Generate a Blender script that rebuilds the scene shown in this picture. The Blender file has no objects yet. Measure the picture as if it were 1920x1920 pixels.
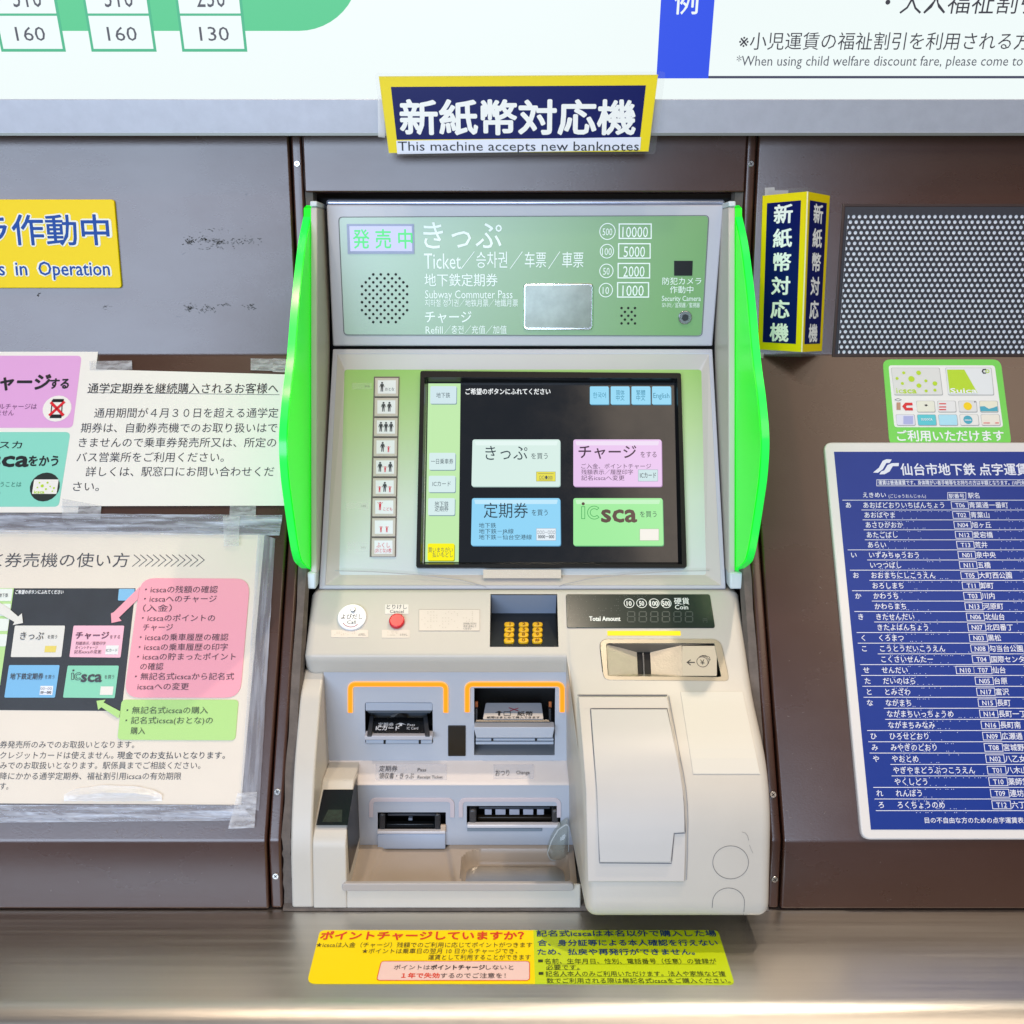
import bpy, bmesh, math, random
from mathutils import Vector, geometry
random.seed(7)
R = math.radians
SC = bpy.context.scene
COL = SC.collection

# ------------------------------------------------------------------ camera, world, lamps
PITCH = R(13.0)
CP, SP = math.cos(PITCH), math.sin(PITCH)
EYE = Vector((0.0, 0.0, 1.60))
cd = bpy.data.cameras.new('camera'); cam = bpy.data.objects.new('camera', cd); COL.objects.link(cam)
cd.sensor_width = 36; cd.lens = 36; cd.clip_start = 0.01; cd.clip_end = 100
cam.location = EYE; cam.rotation_euler = (R(90) - PITCH, 0, 0)
SC.camera = cam
w = bpy.data.worlds.new('World'); SC.world = w; w.use_nodes = True
w.node_tree.nodes['Background'].inputs[0].default_value = (0.66, 0.60, 0.58, 1)
w.node_tree.nodes['Background'].inputs[1].default_value = 0.19
SC.view_settings.view_transform = 'Standard'; SC.view_settings.look = 'None'
SC.view_settings.exposure = 0.0; SC.view_settings.gamma = 1.0

def lamp(name, kind, loc, target, energy, color, size=0.3, size_y=None, spot=None, blend=.5):
    l = bpy.data.lights.new(name, kind); o = bpy.data.objects.new(name, l); COL.objects.link(o)
    l.energy = energy; l.color = color; o.location = loc
    o.rotation_euler = (Vector(target) - Vector(loc)).to_track_quat('-Z', 'Y').to_euler()
    if kind == 'AREA':
        l.shape = 'RECTANGLE'; l.size = size; l.size_y = size_y or size
    else:
        l.shadow_soft_size = size
    if kind == 'SPOT':
        l.spot_size = R(spot or 70); l.spot_blend = blend
    return o
# bright station opening behind and to the left of the viewer
lamp('entrance_daylight', 'AREA', (-1.95, -3.4, 2.0), (-1.95, 1.2, 2.0), 245, (0.64, 0.78, 1.0), 4.5, 2.2)
# warm ceiling downlights above the counter
lamp('ceiling_downlight', 'SPOT', (0.72, 1.13, 3.3), (0.2, 0.95, 1.1), 96, (1.0, 0.80, 0.60), 0.03, spot=75)
lamp('ceiling_downlight', 'SPOT', (-0.55, 0.45, 3.4), (-0.2, 1.0, 1.1), 42, (1.0, 0.78, 0.58), 0.04, spot=75)
lamp('ceiling_downlight', 'SPOT', (0.10, 0.30, 3.4), (0.15, 0.9, 1.1), 22, (1.0, 0.84, 0.66), 0.04, spot=75)
lamp('added_ceiling_fill', 'AREA', (1.35, -1.0, 3.6), (0.5, 1.1, 1.2), 26, (1.0, 0.80, 0.60), 1.9, 1.6)  # added soft fill, placed so the screen mirrors a warm ceiling

# ------------------------------------------------------------------ colour and materials
def lin(h):
    h = h.lstrip('#'); out = []
    for i in (0, 2, 4):
        c = int(h[i:i+2], 16) / 255
        out.append(c / 12.92 if c <= .04045 else ((c + .055) / 1.055) ** 2.4)
    return (*out, 1)
MATS = {}
def mat(name, hexc, rough=.5, metal=0., var=.0, vscale=8., bump=0., bscale=400., spec=.5, coat=0., stretch=None, rvar=0.):
    if name in MATS: return MATS[name]
    m = bpy.data.materials.new(name); m.use_nodes = True; nt = m.node_tree; N = nt.nodes; L = nt.links
    b = N['Principled BSDF']; col = lin(hexc)
    b.inputs['Base Color'].default_value = col; b.inputs['Roughness'].default_value = rough
    b.inputs['Metallic'].default_value = metal; b.inputs['Specular IOR Level'].default_value = spec
    b.inputs['Coat Weight'].default_value = coat; b.inputs['Coat Roughness'].default_value = .06
    if var or bump or rvar:
        tc = N.new('ShaderNodeTexCoord'); mp = N.new('ShaderNodeMapping'); L.new(tc.outputs['Object'], mp.inputs[0])
        if stretch: mp.inputs['Scale'].default_value = stretch
    if var or rvar:
        n = N.new('ShaderNodeTexNoise'); n.inputs['Scale'].default_value = vscale; n.inputs['Detail'].default_value = 7; n.inputs['Roughness'].default_value = .62
        L.new(mp.outputs[0], n.inputs[0])
    if var:
        mx = N.new('ShaderNodeMix'); mx.data_type = 'RGBA'
        mx.inputs[6].default_value = tuple(max(0, c * (1 - var)) for c in col[:3]) + (1,)
        mx.inputs[7].default_value = tuple(min(1, c * (1 + var)) for c in col[:3]) + (1,)
        cr = N.new('ShaderNodeMapRange'); cr.inputs[1].default_value = .3; cr.inputs[2].default_value = .7
        L.new(n.outputs[0], cr.inputs[0]); L.new(cr.outputs[0], mx.inputs[0]); L.new(mx.outputs[2], b.inputs['Base Color'])
    if rvar:
        cr2 = N.new('ShaderNodeMapRange'); cr2.inputs[1].default_value = .3; cr2.inputs[2].default_value = .7
        cr2.inputs[3].default_value = max(.02, rough - rvar); cr2.inputs[4].default_value = rough + rvar
        L.new(n.outputs[0], cr2.inputs[0]); L.new(cr2.outputs[0], b.inputs['Roughness'])
    if bump:
        n2 = N.new('ShaderNodeTexNoise'); n2.inputs['Scale'].default_value = bscale; n2.inputs['Detail'].default_value = 3
        L.new(mp.outputs[0], n2.inputs[0]); bp = N.new('ShaderNodeBump'); bp.inputs['Strength'].default_value = bump
        bp.inputs['Distance'].default_value = .0006; L.new(n2.outputs[0], bp.inputs['Height']); L.new(bp.outputs[0], b.inputs['Normal'])
    MATS[name] = m; return m
def glow(name, hexc, strength=1., rough=.35, spec=.3):
    if name in MATS: return MATS[name]
    m = bpy.data.materials.new(name); m.use_nodes = True; b = m.node_tree.nodes['Principled BSDF']
    b.inputs['Base Color'].default_value = (0, 0, 0, 1); b.inputs['Roughness'].default_value = rough
    b.inputs['Specular IOR Level'].default_value = spec
    b.inputs['Emission Color'].default_value = lin(hexc); b.inputs['Emission Strength'].default_value = strength
    MATS[name] = m; return m
def smudge(m):
    nt = m.node_tree; tc = nt.nodes.new('ShaderNodeTexCoord'); n = nt.nodes.new('ShaderNodeTexNoise'); n.inputs['Scale'].default_value = 16; n.inputs['Detail'].default_value = 9; n.inputs['Roughness'].default_value = .75
    r = nt.nodes.new('ShaderNodeMapRange'); r.inputs[1].default_value = .4; r.inputs[2].default_value = .65; r.inputs[3].default_value = .11; r.inputs[4].default_value = .19
    nt.links.new(tc.outputs['Object'], n.inputs[0]); nt.links.new(n.outputs[0], r.inputs[0]); nt.links.new(r.outputs[0], nt.nodes['Principled BSDF'].inputs['Roughness']); return m
def clear(name, hexc='#ffffff', alpha=.15, rough=.15, bump=0., bscale=60., stretch=None, mask=0.):
    """thin clear plastic: mostly see-through with a glossy, milky film"""
    if name in MATS: return MATS[name]
    m = mat(name, hexc, rough, bump=bump, bscale=bscale, stretch=stretch, spec=.8); nt = m.node_tree; b = nt.nodes['Principled BSDF']
    b.inputs['Alpha'].default_value = alpha
    if mask:
        tc = nt.nodes.new('ShaderNodeTexCoord'); mp = nt.nodes.new('ShaderNodeMapping'); nt.links.new(tc.outputs['Object'], mp.inputs[0])
        mp.inputs['Scale'].default_value = stretch or (1, 1, 1)
        n = nt.nodes.new('ShaderNodeTexNoise'); n.inputs['Scale'].default_value = bscale * .6; n.inputs['Detail'].default_value = 6
        cr = nt.nodes.new('ShaderNodeMapRange'); cr.inputs[1].default_value = .4; cr.inputs[2].default_value = .68
        cr.inputs[3].default_value = alpha; cr.inputs[4].default_value = min(1, alpha + mask)
        nt.links.new(mp.outputs[0], n.inputs[0]); nt.links.new(n.outputs[0], cr.inputs[0]); nt.links.new(cr.outputs[0], b.inputs['Alpha'])
    return m
def grad(name, stops, axis, lo, hi, rough=.35):
    """plate colour fading along one world axis of the plate (object coordinates)"""
    m = bpy.data.materials.new(name); m.use_nodes = True; nt = m.node_tree; b = nt.nodes['Principled BSDF']; b.inputs['Specular IOR Level'].default_value = .9
    tc = nt.nodes.new('ShaderNodeTexCoord'); sx = nt.nodes.new('ShaderNodeSeparateXYZ'); nt.links.new(tc.outputs['Object'], sx.inputs[0])
    mr = nt.nodes.new('ShaderNodeMapRange'); mr.inputs[1].default_value = lo; mr.inputs[2].default_value = hi
    nt.links.new(sx.outputs[axis], mr.inputs[0]); cr = nt.nodes.new('ShaderNodeValToRGB'); nt.links.new(mr.outputs[0], cr.inputs[0])
    e = cr.color_ramp.elements
    e[0].position, e[0].color = stops[0][0], lin(stops[0][1]); e[1].position, e[1].color = stops[-1][0], lin(stops[-1][1])
    for p, c in stops[1:-1]:
        q = e.new(p); q.color = lin(c)
    nt.links.new(cr.outputs[0], b.inputs['Base Color']); b.inputs['Roughness'].default_value = rough
    MATS[name] = m; return m

WALL = mat('brown_wall_metal', '#43281d', .28, metal=.0, var=.06, vscale=7, bump=.10, bscale=700, stretch=(.5, 1, 1), spec=.85, rvar=.04)
WALL_D = mat('brown_trim_metal', '#3f302c', .4, var=.12, vscale=9, spec=.5)
STEEL = mat('brushed_steel', '#cdcac4', .34, metal=1., var=.05, vscale=160, bump=.16, bscale=2200, stretch=(.012, 1, 1), rvar=.05)
ALU = mat('silver_board_frame', '#b9bcc4', .42, metal=.3, var=.05, vscale=60, bump=.12, bscale=900)
SCREW = mat('screw_steel', '#c9c7c4', .25, metal=1.)
BLACK = mat('black_plastic', '#0b0b0c', .28)
VOID = mat('dark_cavity', '#050506', .7)
DGREY = mat('dark_grey_plastic', '#2b2e33', .32)
GASKET = mat('grey_foam_gasket', '#635b55', .9, var=.22, vscale=60, bump=1., bscale=300)
CREAM = mat('cream_plastic', '#c6c1b6', .40, rvar=.07, var=.045, vscale=6, bump=.10, bscale=1800)
DOOR = mat('pale_grey_plastic', '#bebfc6', .38, rvar=.06, var=.035, vscale=6, bump=.08, bscale=1800)
BLUEG = mat('blue_grey_plastic', '#b6bcc6', .40, var=.03, vscale=8, bump=.06, bscale=1500)
TRAYM = mat('beige_tray_plastic', '#a99c8e', .24, var=.05, vscale=10, bump=.06, bscale=1500)
WHITE = mat('white_plastic', '#e6e6e4', .4)
PAPER = mat('white_paper', '#e9e4da', .6, var=.025, vscale=5)
PAPER_Y = mat('aged_paper', '#e2d8c8', .6, var=.05, vscale=4)
INKK = mat('black_ink', '#16171c', .5)
INKG = mat('grey_ink', '#3a3b42', .5)
INKW = mat('white_ink', '#eef0f0', .45)
GREEN_L = glow('green_light', '#00f50a', .40, .34, .5); GREEN_L.node_tree.nodes['Principled BSDF'].inputs['Base Color'].default_value = (.0, .86, .01, 1)
GREEN_E = glow('green_light_edge', '#20f648', .42, .2, .5); GREEN_E.node_tree.nodes['Principled BSDF'].inputs['Base Color'].default_value = (.02, .8, .08, 1)
AMBER = glow('amber_light', '#ff8e10', 1.55)
AMBER_R = glow('amber_light_rim', '#ffb866', 1.15)

# ------------------------------------------------------------------ planes across the machine (every surface runs along X)
def ray(px, py):
    u = (px - 960) / 1920; v = (960 - py) / 1920
    return Vector((u, CP + v * SP, -SP + v * CP))
def yz(row, D):
    r = ray(960, row); return Vector((0, r.y * D, r.z * D + EYE.z))
class Pl:
    """plane through a centre-line point, leaning back a degrees from the vertical"""
    def __init__(s, p, a):
        s.p = Vector((0, p[1], p[2])); s.t = Vector((0, math.sin(R(a)), math.cos(R(a)))); s.n = Vector((0, -math.cos(R(a)), math.sin(R(a)))); s.a = a
    def hit(s, px, py, h=0.):
        r = ray(px, py); o = s.p + s.n * h
        k = (o - EYE).dot(s.n) / r.dot(s.n); return EYE + r * k
    def loc(s, px, py, h=0.):
        q = s.hit(px, py, h); return (q.x, (q - s.p).dot(s.t))
    def w(s, x, t, h=0.):
        return Vector((x, s.p.y, s.p.z)) + s.t * t + s.n * h
    def row(s, py):            # centre-line point at picture row
        return s.hit(960, py)

# ------------------------------------------------------------------ objects
WL = {}
def tagit(o, label=None, cat=None, group=None, kind=None):
    if label: o['label'] = label
    if cat: o['category'] = cat
    if group: o['group'] = group
    if kind: o['kind'] = kind
    return o
def thing(name, loc, label, cat, group=None):
    o = bpy.data.objects.new(name, None); COL.objects.link(o); o.empty_display_size = .05
    o.location = loc; WL[o.name] = Vector(loc); return tagit(o, label, cat, group)
def mk(name, verts, faces, m, parent=None, bev=0., seg=2, smooth=False, ang=35, mats=None, fm=None, weld=False):
    vs = [Vector(v) for v in verts]
    lo = Vector([min(v[i] for v in vs) for i in range(3)]); hi = Vector([max(v[i] for v in vs) for i in range(3)]); c = (lo + hi) / 2
    me = bpy.data.meshes.new(name); me.from_pydata([v - c for v in vs], [], faces); me.update()
    bm = bmesh.new(); bm.from_mesh(me)
    if weld: bmesh.ops.remove_doubles(bm, verts=bm.verts, dist=1e-6)
    if bev or smooth: bmesh.ops.recalc_face_normals(bm, faces=bm.faces)
    bm.to_mesh(me); bm.free()
    for x in (mats or [m]): me.materials.append(x)
    if fm:
        for p, k in zip(me.polygons, fm): p.material_index = k
    if smooth:
        for p in me.polygons: p.use_smooth = True
        me.set_sharp_from_angle(angle=R(40))
    o = bpy.data.objects.new(name, me); COL.objects.link(o)
    WL[o.name] = c.copy()
    if parent:
        o.parent = parent; o.location = c - WL[parent.name]
    else: o.location = c
    if bev:
        b = o.modifiers.new('bevel', 'BEVEL'); b.width = bev; b.segments = seg; b.limit_method = 'ANGLE'; b.angle_limit = R(ang)
        b.use_clamp_overlap = True; b.harden_normals = False
        for p in me.polygons: p.use_smooth = True
        me.set_sharp_from_angle(angle=R(31))
    return o
def roundpoly(pts, r, n=5):
    out = []; L = len(pts)
    for i in range(L):
        a, b, c = Vector(pts[i-1]), Vector(pts[i]), Vector(pts[(i+1) % L])
        rr = r[i] if isinstance(r, (list, tuple)) else r
        if rr <= 0: out.append(tuple(b)); continue
        d1 = (a - b); d2 = (c - b); l1 = d1.length; l2 = d2.length
        if l1 < 1e-9 or l2 < 1e-9: out.append(tuple(b)); continue
        d1 /= l1; d2 /= l2; th = d1.angle(d2)
        if th > 3.1: out.append(tuple(b)); continue
        q = min(rr / math.tan(th / 2), l1 * .49, l2 * .49); p0 = b + d1 * q; p1 = b + d2 * q
        for k in range(n + 1):
            t = k / n; out.append(tuple(p0 * (1-t)**2 + b * 2*t*(1-t) + p1 * t*t))
    return out
def ell(cx, cy, rx, ry=None, n=28, a0=0, a1=360):
    ry = ry or rx; full = abs(a1 - a0) >= 360; k = n if full else n + 1
    return [(cx + rx * math.cos(R(a0 + (a1 - a0) * i / n)), cy + ry * math.sin(R(a0 + (a1 - a0) * i / n))) for i in range(k)]
def px2(pl, pts, h=0.): return [pl.loc(x, y, h) for x, y in pts]
def box4(x0, y0, x1, y1): return [(x0, y0), (x1, y0), (x1, y1), (x0, y1)]
def prism(name, pl, loops, h0, h1, m, parent=None, bev=0., seg=2, back=False, **kw):
    """plate with optional holes; loops in plane coordinates; front at h1, back at h0"""
    if not isinstance(loops[0][0], (list, tuple)): loops = [loops]
    vs = []; fs = []; off = []; n = 0
    for lp in loops: off.append(n); n += len(lp)
    flat = [p for lp in loops for p in lp]
    if len(loops) == 1 and h1 != h0: tris = [list(range(len(flat)))]
    elif len(loops) == 1: tris = [list(range(len(flat)))]
    else: tris = [list(t) for t in geometry.tessellate_polygon([[Vector((p[0], p[1], 0)) for p in lp] for lp in loops])]
    vs += [pl.w(p[0], p[1], h1) for p in flat]; fs += tris
    if h0 != h1:
        vs += [pl.w(p[0], p[1], h0) for p in flat]
        for lp, o in zip(loops, off):
            L = len(lp)
            for i in range(L):
                j = (i + 1) % L; fs.append([o+i, o+j, n+o+j, n+o+i])
        if back: fs += [[n + i for i in reversed(t)] for t in tris]
    # orient the front faces to the plane normal
    out = []
    for f in fs:
        if len(f) > 2 and all(i < n for i in f):
            nn = Vector((0, 0, 0))
            for i in range(len(f)):
                nn += vs[f[i]].cross(vs[f[(i+1) % len(f)]])
            if nn.dot(pl.n) < 0: f = list(reversed(f))
        out.append(f)
    return mk(name, vs, out, m, parent, bev, seg, **kw)
def rect(name, pl, x0, y0, x1, y1, h0, h1, m, parent=None, r=0., bev=0., holes=(), **kw):
    lp = roundpoly(px2(pl, box4(x0, y0, x1, y1), h1), r)
    return prism(name, pl, [lp] + [roundpoly(px2(pl, hb, h1), hr) for hb, hr in holes] if holes else lp, h0, h1, m, parent, bev, **kw)
def quad(name, pl, pts, h0, h1, m, parent=None, r=0., bev=0., **kw):
    return prism(name, pl, roundpoly(px2(pl, pts, h1), r), h0, h1, m, parent, bev, **kw)
def ribbon(pts, wd, closed=False):
    P = [Vector(p) for p in pts]; n = len(P); a = []; b = []
    for i in range(n):
        if closed: d0 = (P[i] - P[i-1]); d1 = (P[(i+1) % n] - P[i])
        else:
            d0 = P[i] - P[i-1] if i > 0 else P[1] - P[0]; d1 = P[i+1] - P[i] if i < n-1 else P[-1] - P[-2]
        d0 = d0.normalized(); d1 = d1.normalized(); t = (d0 + d1)
        t = t.normalized() if t.length > 1e-6 else d0
        nn = Vector((-t.y, t.x)); k = wd / 2 / max(.35, nn.dot(Vector((-d0.y, d0.x))))
        a.append(tuple(P[i] + nn * k)); b.append(tuple(P[i] - nn * k))
    return a, b
def stroke(name, pl, pts, wd, h0, h1, m, parent=None, closed=False, bev=0.):
    a, b = ribbon(pts, wd, closed)
    if closed: return prism(name, pl, [a, b], h0, h1, m, parent, bev)
    return prism(name, pl, a + b[::-1], h0, h1, m, parent, bev)
def rings(name, pl, outer, ho, inner, hi, m, parent=None, bev=0., smooth=False):
    """sloping band between two outlines with the same number of points"""
    n = len(outer)
    vs = [pl.w(*p, ho) for p in outer] + [pl.w(*p, hi) for p in inner]
    return mk(name, vs, [[i, (i+1) % n, n + (i+1) % n, n + i] for i in range(n)], m, parent, bev, smooth=smooth)
def cavity(name, pl, x0, y0, x1, y1, depth, m, parent, h=0., floor=None):
    q = px2(pl, box4(x0, y0, x1, y1), h); e = .0006
    q = [(q[0][0]-e, q[0][1]+e), (q[1][0]+e, q[1][1]+e), (q[2][0]+e, q[2][1]-e), (q[3][0]-e, q[3][1]-e)]
    vs = [pl.w(*p, h - .0004) for p in q] + [pl.w(*p, h - depth) for p in q]
    fs = [[0, 1, 5, 4], [1, 2, 6, 5], [2, 3, 7, 6], [3, 0, 4, 7], [4, 5, 6, 7]]
    return mk(name, vs, fs, m, parent)

# ------------------------------------------------------------------ lettering
_tc = bpy.data.curves.new('type', 'FONT'); _to = bpy.data.objects.new('type', _tc); COL.objects.link(_to)
_tc.resolution_u = 2; _GC = {}
BOLD_DIRS = ((0, 0), (1, 0), (-1, 0), (0, 1), (0, -1), (.7, .7), (-.7, .7), (.7, -.7), (-.7, -.7))
def glyphs(s):
    k = s
    if k not in _GC:
        _tc.body = s; bpy.context.view_layer.update()
        me = bpy.data.meshes.new_from_object(_to.evaluated_get(bpy.context.evaluated_depsgraph_get()))
        _GC[k] = ([(v.co.x, v.co.y) for v in me.vertices], [list(p.vertices) for p in me.polygons]); bpy.data.meshes.remove(me)
    return _GC[k]
class Ink:
    """print of one colour on one surface, gathered into one part"""
    def __init__(s, pl, h, m, parent, name='lettering', label=None):
        s.pl, s.h, s.m, s.parent, s.name, s.label = pl, h, m, parent, name, label; s.v = []; s.f = []
    def _add(s, pts, faces, dh=0.):
        o = len(s.v); s.v += [s.pl.w(x, t, s.h + dh) for x, t in pts]
        for f in faces:
            f = [o + i for i in f]
            nn = Vector((0, 0, 0))
            for i in range(len(f)): nn += s.v[f[i]].cross(s.v[f[(i+1) % len(f)]])
            s.f.append(f if nn.dot(s.pl.n) > 0 else f[::-1])
    def T(s, st, x0, x1, yc, h, bold=0., slant=0., rot=None):
        """string spanning px x0..x1 at picture row yc, em height h px"""
        vs, fs = glyphs(st)
        if not vs: return s
        a = min(v[0] for v in vs); b = max(v[0] for v in vs)
        X0, T0 = s.pl.loc(x0, yc, s.h); X1, T1 = s.pl.loc(x1, yc, s.h)
        em = abs(s.pl.loc((x0+x1)/2, yc - h/2, s.h)[1] - s.pl.loc((x0+x1)/2, yc + h/2, s.h)[1])
        kx = (X1 - X0) / (b - a)
        s._bold([(X0 + (x - a) * kx + (y - .38) * slant * em, T0 + (y - .38) * em) for x, y in vs], fs, bold * em); return s
    def _bold(s, pts, fs, b):
        dirs = BOLD_DIRS if b > .00035 else BOLD_DIRS[1:5] if b > .00006 else BOLD_DIRS[:1]
        for i, (dx, dy) in enumerate(dirs): s._add([(x + dx * b, y + dy * b) for x, y in pts], fs, i * 1.5e-5)
    def L(s, st, X, t, em, kx=1., bold=0., align=0.):
        """string at plane coordinates, em in metres"""
        vs, fs = glyphs(st)
        if not vs: return s
        wd = max(v[0] for v in vs) * align
        s._bold([(X + (x - wd) * em * kx, t + (y - .38) * em) for x, y in vs], fs, bold * em); return s
    def poly(s, pts, r=0., px=True):
        if px: pts = px2(s.pl, pts, s.h)
        s._add(roundpoly(pts, r, 4) if r else pts, [list(range(len(roundpoly(pts, r, 4) if r else pts)))]); return s
    def box(s, x0, y0, x1, y1, r=0.): return s.poly(box4(x0, y0, x1, y1), r)
    def dot(s, cx, cy, r, ry=None, n=20):
        X, T = s.pl.loc(cx, cy, s.h); X1, _ = s.pl.loc(cx + r, cy, s.h); q = X1 - X
        s._add(ell(X, T, q, q * (ry or 1), n), [list(range(n))]); return s
    def line(s, pts, wpx, closed=False, px=True, r=0.):
        if px:
            c = s.pl.loc(pts[0][0], pts[0][1], s.h); d = s.pl.loc(pts[0][0] + wpx, pts[0][1], s.h); wpx = d[0] - c[0]; pts = px2(s.pl, pts, s.h)
        if r: pts = roundpoly(pts, r, 4)
        a, b = ribbon(pts, wpx, closed); n = len(a)
        s._add(a + b, [[i, (i+1) % n, n + (i+1) % n, n + i] for i in range(n if closed else n - 1)]); return s
    def ring(s, cx, cy, r, wpx, ry=1.):
        X, T = s.pl.loc(cx, cy, s.h); k = s.pl.loc(cx + 1, cy, s.h)[0] - X
        return s.line(ell(X, T, r * k, r * k * ry, 28), wpx * k, True, px=False)
    def done(s):
        if not s.v: return None
        o = mk(s.name, s.v, s.f, s.m, s.parent)
        if s.label: o['label'] = s.label
        return o

# ------------------------------------------------------------------ the surfaces, from the side
P_W1 = Pl(yz(665, 1.2746), 0)                 # upper wall, upright
P_W2 = Pl(yz(665, 1.2746), 30)                # wall below it leans back
P_W3 = Pl(P_W2.row(1577), 4)                  # skirt of the wall
K12 = P_W2.p; K23 = P_W3.p; K34 = P_W3.row(1707)
P_SH = Pl(K34, 90)                            # steel counter
P_SC = Pl(yz(1105, 1.214), 26)                # screen door
P_HD = Pl(P_SC.row(651), -2)                  # header panel
P_DK = Pl(yz(1106, 1.212), 45)                # control deck
XL, XR = -.240, .2694

# ================================================================== SETTING
def quadbox(name, prof, x0, x1, m, parent=None, bev=0., **kw):
    """solid with a side profile of (y,z) points, from x0 to x1"""
    n = len(prof)
    vs = [(x0, p[0], p[1]) for p in prof] + [(x1, p[0], p[1]) for p in prof]
    fs = [list(range(n)), list(range(n, 2*n))[::-1]] + [[i, n+i, n+(i+1) % n, (i+1) % n] for i in range(n)]
    return mk(name, vs, fs, m, parent, bev, **kw)
BACK = 1.42
backing = quadbox('wall', [(BACK, .5), (BACK, 2.4), (BACK + .1, 2.4), (BACK + .1, .5)], -1.6, 1.7, VOID)
tagit(backing, kind='structure')
# counter with rounded nose
zs = K34.z; y_n = P_SH.row(1868).y; rn = .036
prof = [(BACK, zs - .2), (BACK, zs), (y_n, zs)]
for i in range(1, 11):
    a = R(90 * i / 10); prof.append((y_n - rn * math.sin(a), zs - rn * (1 - math.cos(a))))
prof += [(y_n - rn, zs - .25), (y_n + .02, zs - .25)]
counter = quadbox('steel_counter', prof, -1.6, 1.7, STEEL)
for p in counter.data.polygons: p.use_smooth = True
counter.data.set_sharp_from_angle(angle=R(40))
tagit(counter, 'brushed stainless steel counter with a rounded front edge below the machine', 'counter')
floor = quadbox('floor', [(-3, -.05), (-3, 0), (BACK, 0), (BACK, -.05)], -3, 3, mat('floor_tile', '#8d8378', .5, var=.06, vscale=3)); tagit(floor, kind='structure')

def wall_prof(off=0., top=2.25, bot=None, th=.012, pts=((K12, 0, 30), (K23, 30, 4))):
    a = P_W1.n; b = P_W2.n; c = P_W3.n
    def q(p, n1, n2, o):
        h = (n1 + n2); k = o / (1 + n1.dot(n2)); return p + h * k
    fr = [Vector((0, K12.y - off, top)), q(K12, a, b, off), q(K23, b, c, off), Vector((0, 0, 0)) + K34 + c * off + Vector((0, 0, .0015))]
    bk = [Vector((0, K12.y + th, top)), q(K12, a, b, -th), q(K23, b, c, -th), K34 - c * th + Vector((0, 0, .0015))]
    return [(p.y, p.z) for p in fr] + [(p.y, p.z) for p in reversed(bk)]
def wall_piece(name, x0, x1, off, label, cat, m=WALL, th=.012):
    pr = wall_prof(off, th=th); t = thing(name, (( x0 + x1) / 2, K12.y, K34.z), label, cat)
    quadbox('sheet', pr, x0, x1, m, t, bev=.0025, seg=3, ang=12)
    return t
panL = wall_piece('wall_panel', -1.4, -.2655, 0, 'wide brown metal wall panel left of the machine, behind the paper notices', 'wall panel')
panR = wall_piece('wall_panel', .2935, 1.5, 0, 'brown metal wall panel right of the machine, holding the perforated grille', 'wall panel')
def strip(x0, x1, screws, label):
    t = wall_piece('cover_strip', x0, x1, -.002, label, 'metal strip', WALL, .02)
    for (px, py, pl) in screws:
        h = .0012 - .002; X, T = pl.loc(px, py, h); X = (x0 + x1) / 2 if abs(X - (x0+x1)/2) < .02 else X
        s = prism('screw', pl, ell(X, T, .0036, n=16), -.002, h + .0006, SCREW, t, bev=.0005)
        for a in (35, 125):
            d = Vector((math.cos(R(a)), math.sin(R(a)))) * .0022
            stroke('cross_slot', pl, [(X - d.x, T - d.y), (X + d.x, T + d.y)], .0008, h, h + .0008, VOID, s)
    return t
stL = strip(-.2635, -.2508, [(562, 307, P_W1), (517, 1485, P_W2), (512, 1643, P_W3)], 'narrow screwed brown strip along the left side of the machine')
stR = strip(.2802, .2915, [(1409, 307, P_W1), (1450, 1490, P_W2), (1453, 1649, P_W3)], 'narrow screwed brown strip along the right side of the machine')
stL['group'] = stR['group'] = 'screwed brown strips beside the machine'
# panel over the machine
bz = P_W1.row(360).z
cp = thing('wall_panel', (.014, K12.y, bz), 'short brown metal panel above the machine, below the banknote sign', 'wall panel')
quadbox('sheet', [(K12.y - .001, 2.25), (K12.y - .001, bz), (K12.y + .03, bz), (K12.y + .03, 2.25)], -.2488, .2790, WALL, cp, bev=.0015)
# gasket round the machine opening
gk = thing('opening_gasket', (.014, K34.y + .01, K34.z), 'rough grey foam seal filling the gap around the ticket machine', 'gasket')
def gasket(x0, x1):
    N = 46; pts = []
    pr = [K12 + Vector((0, 0, .28)), K12, K23, K34 + Vector((0, 0, .003))]
    for i in range(3):
        for k in range(N // 3 + 1): pts.append(pr[i].lerp(pr[i+1], k / (N // 3 + 1)))
    pts.append(pr[3]); vs = []; fs = []
    for i, p in enumerate(pts):
        j = random.uniform(-.0012, .0012)
        for (x, dy) in ((x0 - .002, .02), (x0 + j, .006), (x1 + random.uniform(-.001, .001), .006), (x1 + .002, .02)):
            vs.append((x, p.y + dy + random.uniform(-.0008, .0008), p.z + dy * .2))
    for i in range(len(pts) - 1):
        for k in range(3): fs.append([i*4+k, i*4+k+1, i*4+k+5, i*4+k+4])
    mk('foam_strip', vs, fs, GASKET, gk, smooth=True)
gasket(-.2500, -.2404); gasket(.2698, .2795)
vs = []; fs = []
for i in range(40):
    x = -.25 + i * .53 / 39; j = random.uniform(-.0006, .0006)
    for dy, dz in ((.006, .006), (-.003 + j, .0045 + random.uniform(-.0005, .0005)), (-.006 + j, .0006)): vs.append((x, K34.y + dy + .004, K34.z + dz))
for i in range(39):
    for k in range(2): fs.append([i*3+k, i*3+k+1, i*3+k+4, i*3+k+3])
mk('foam_strip', vs, fs, GASKET, gk, smooth=True)

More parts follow.
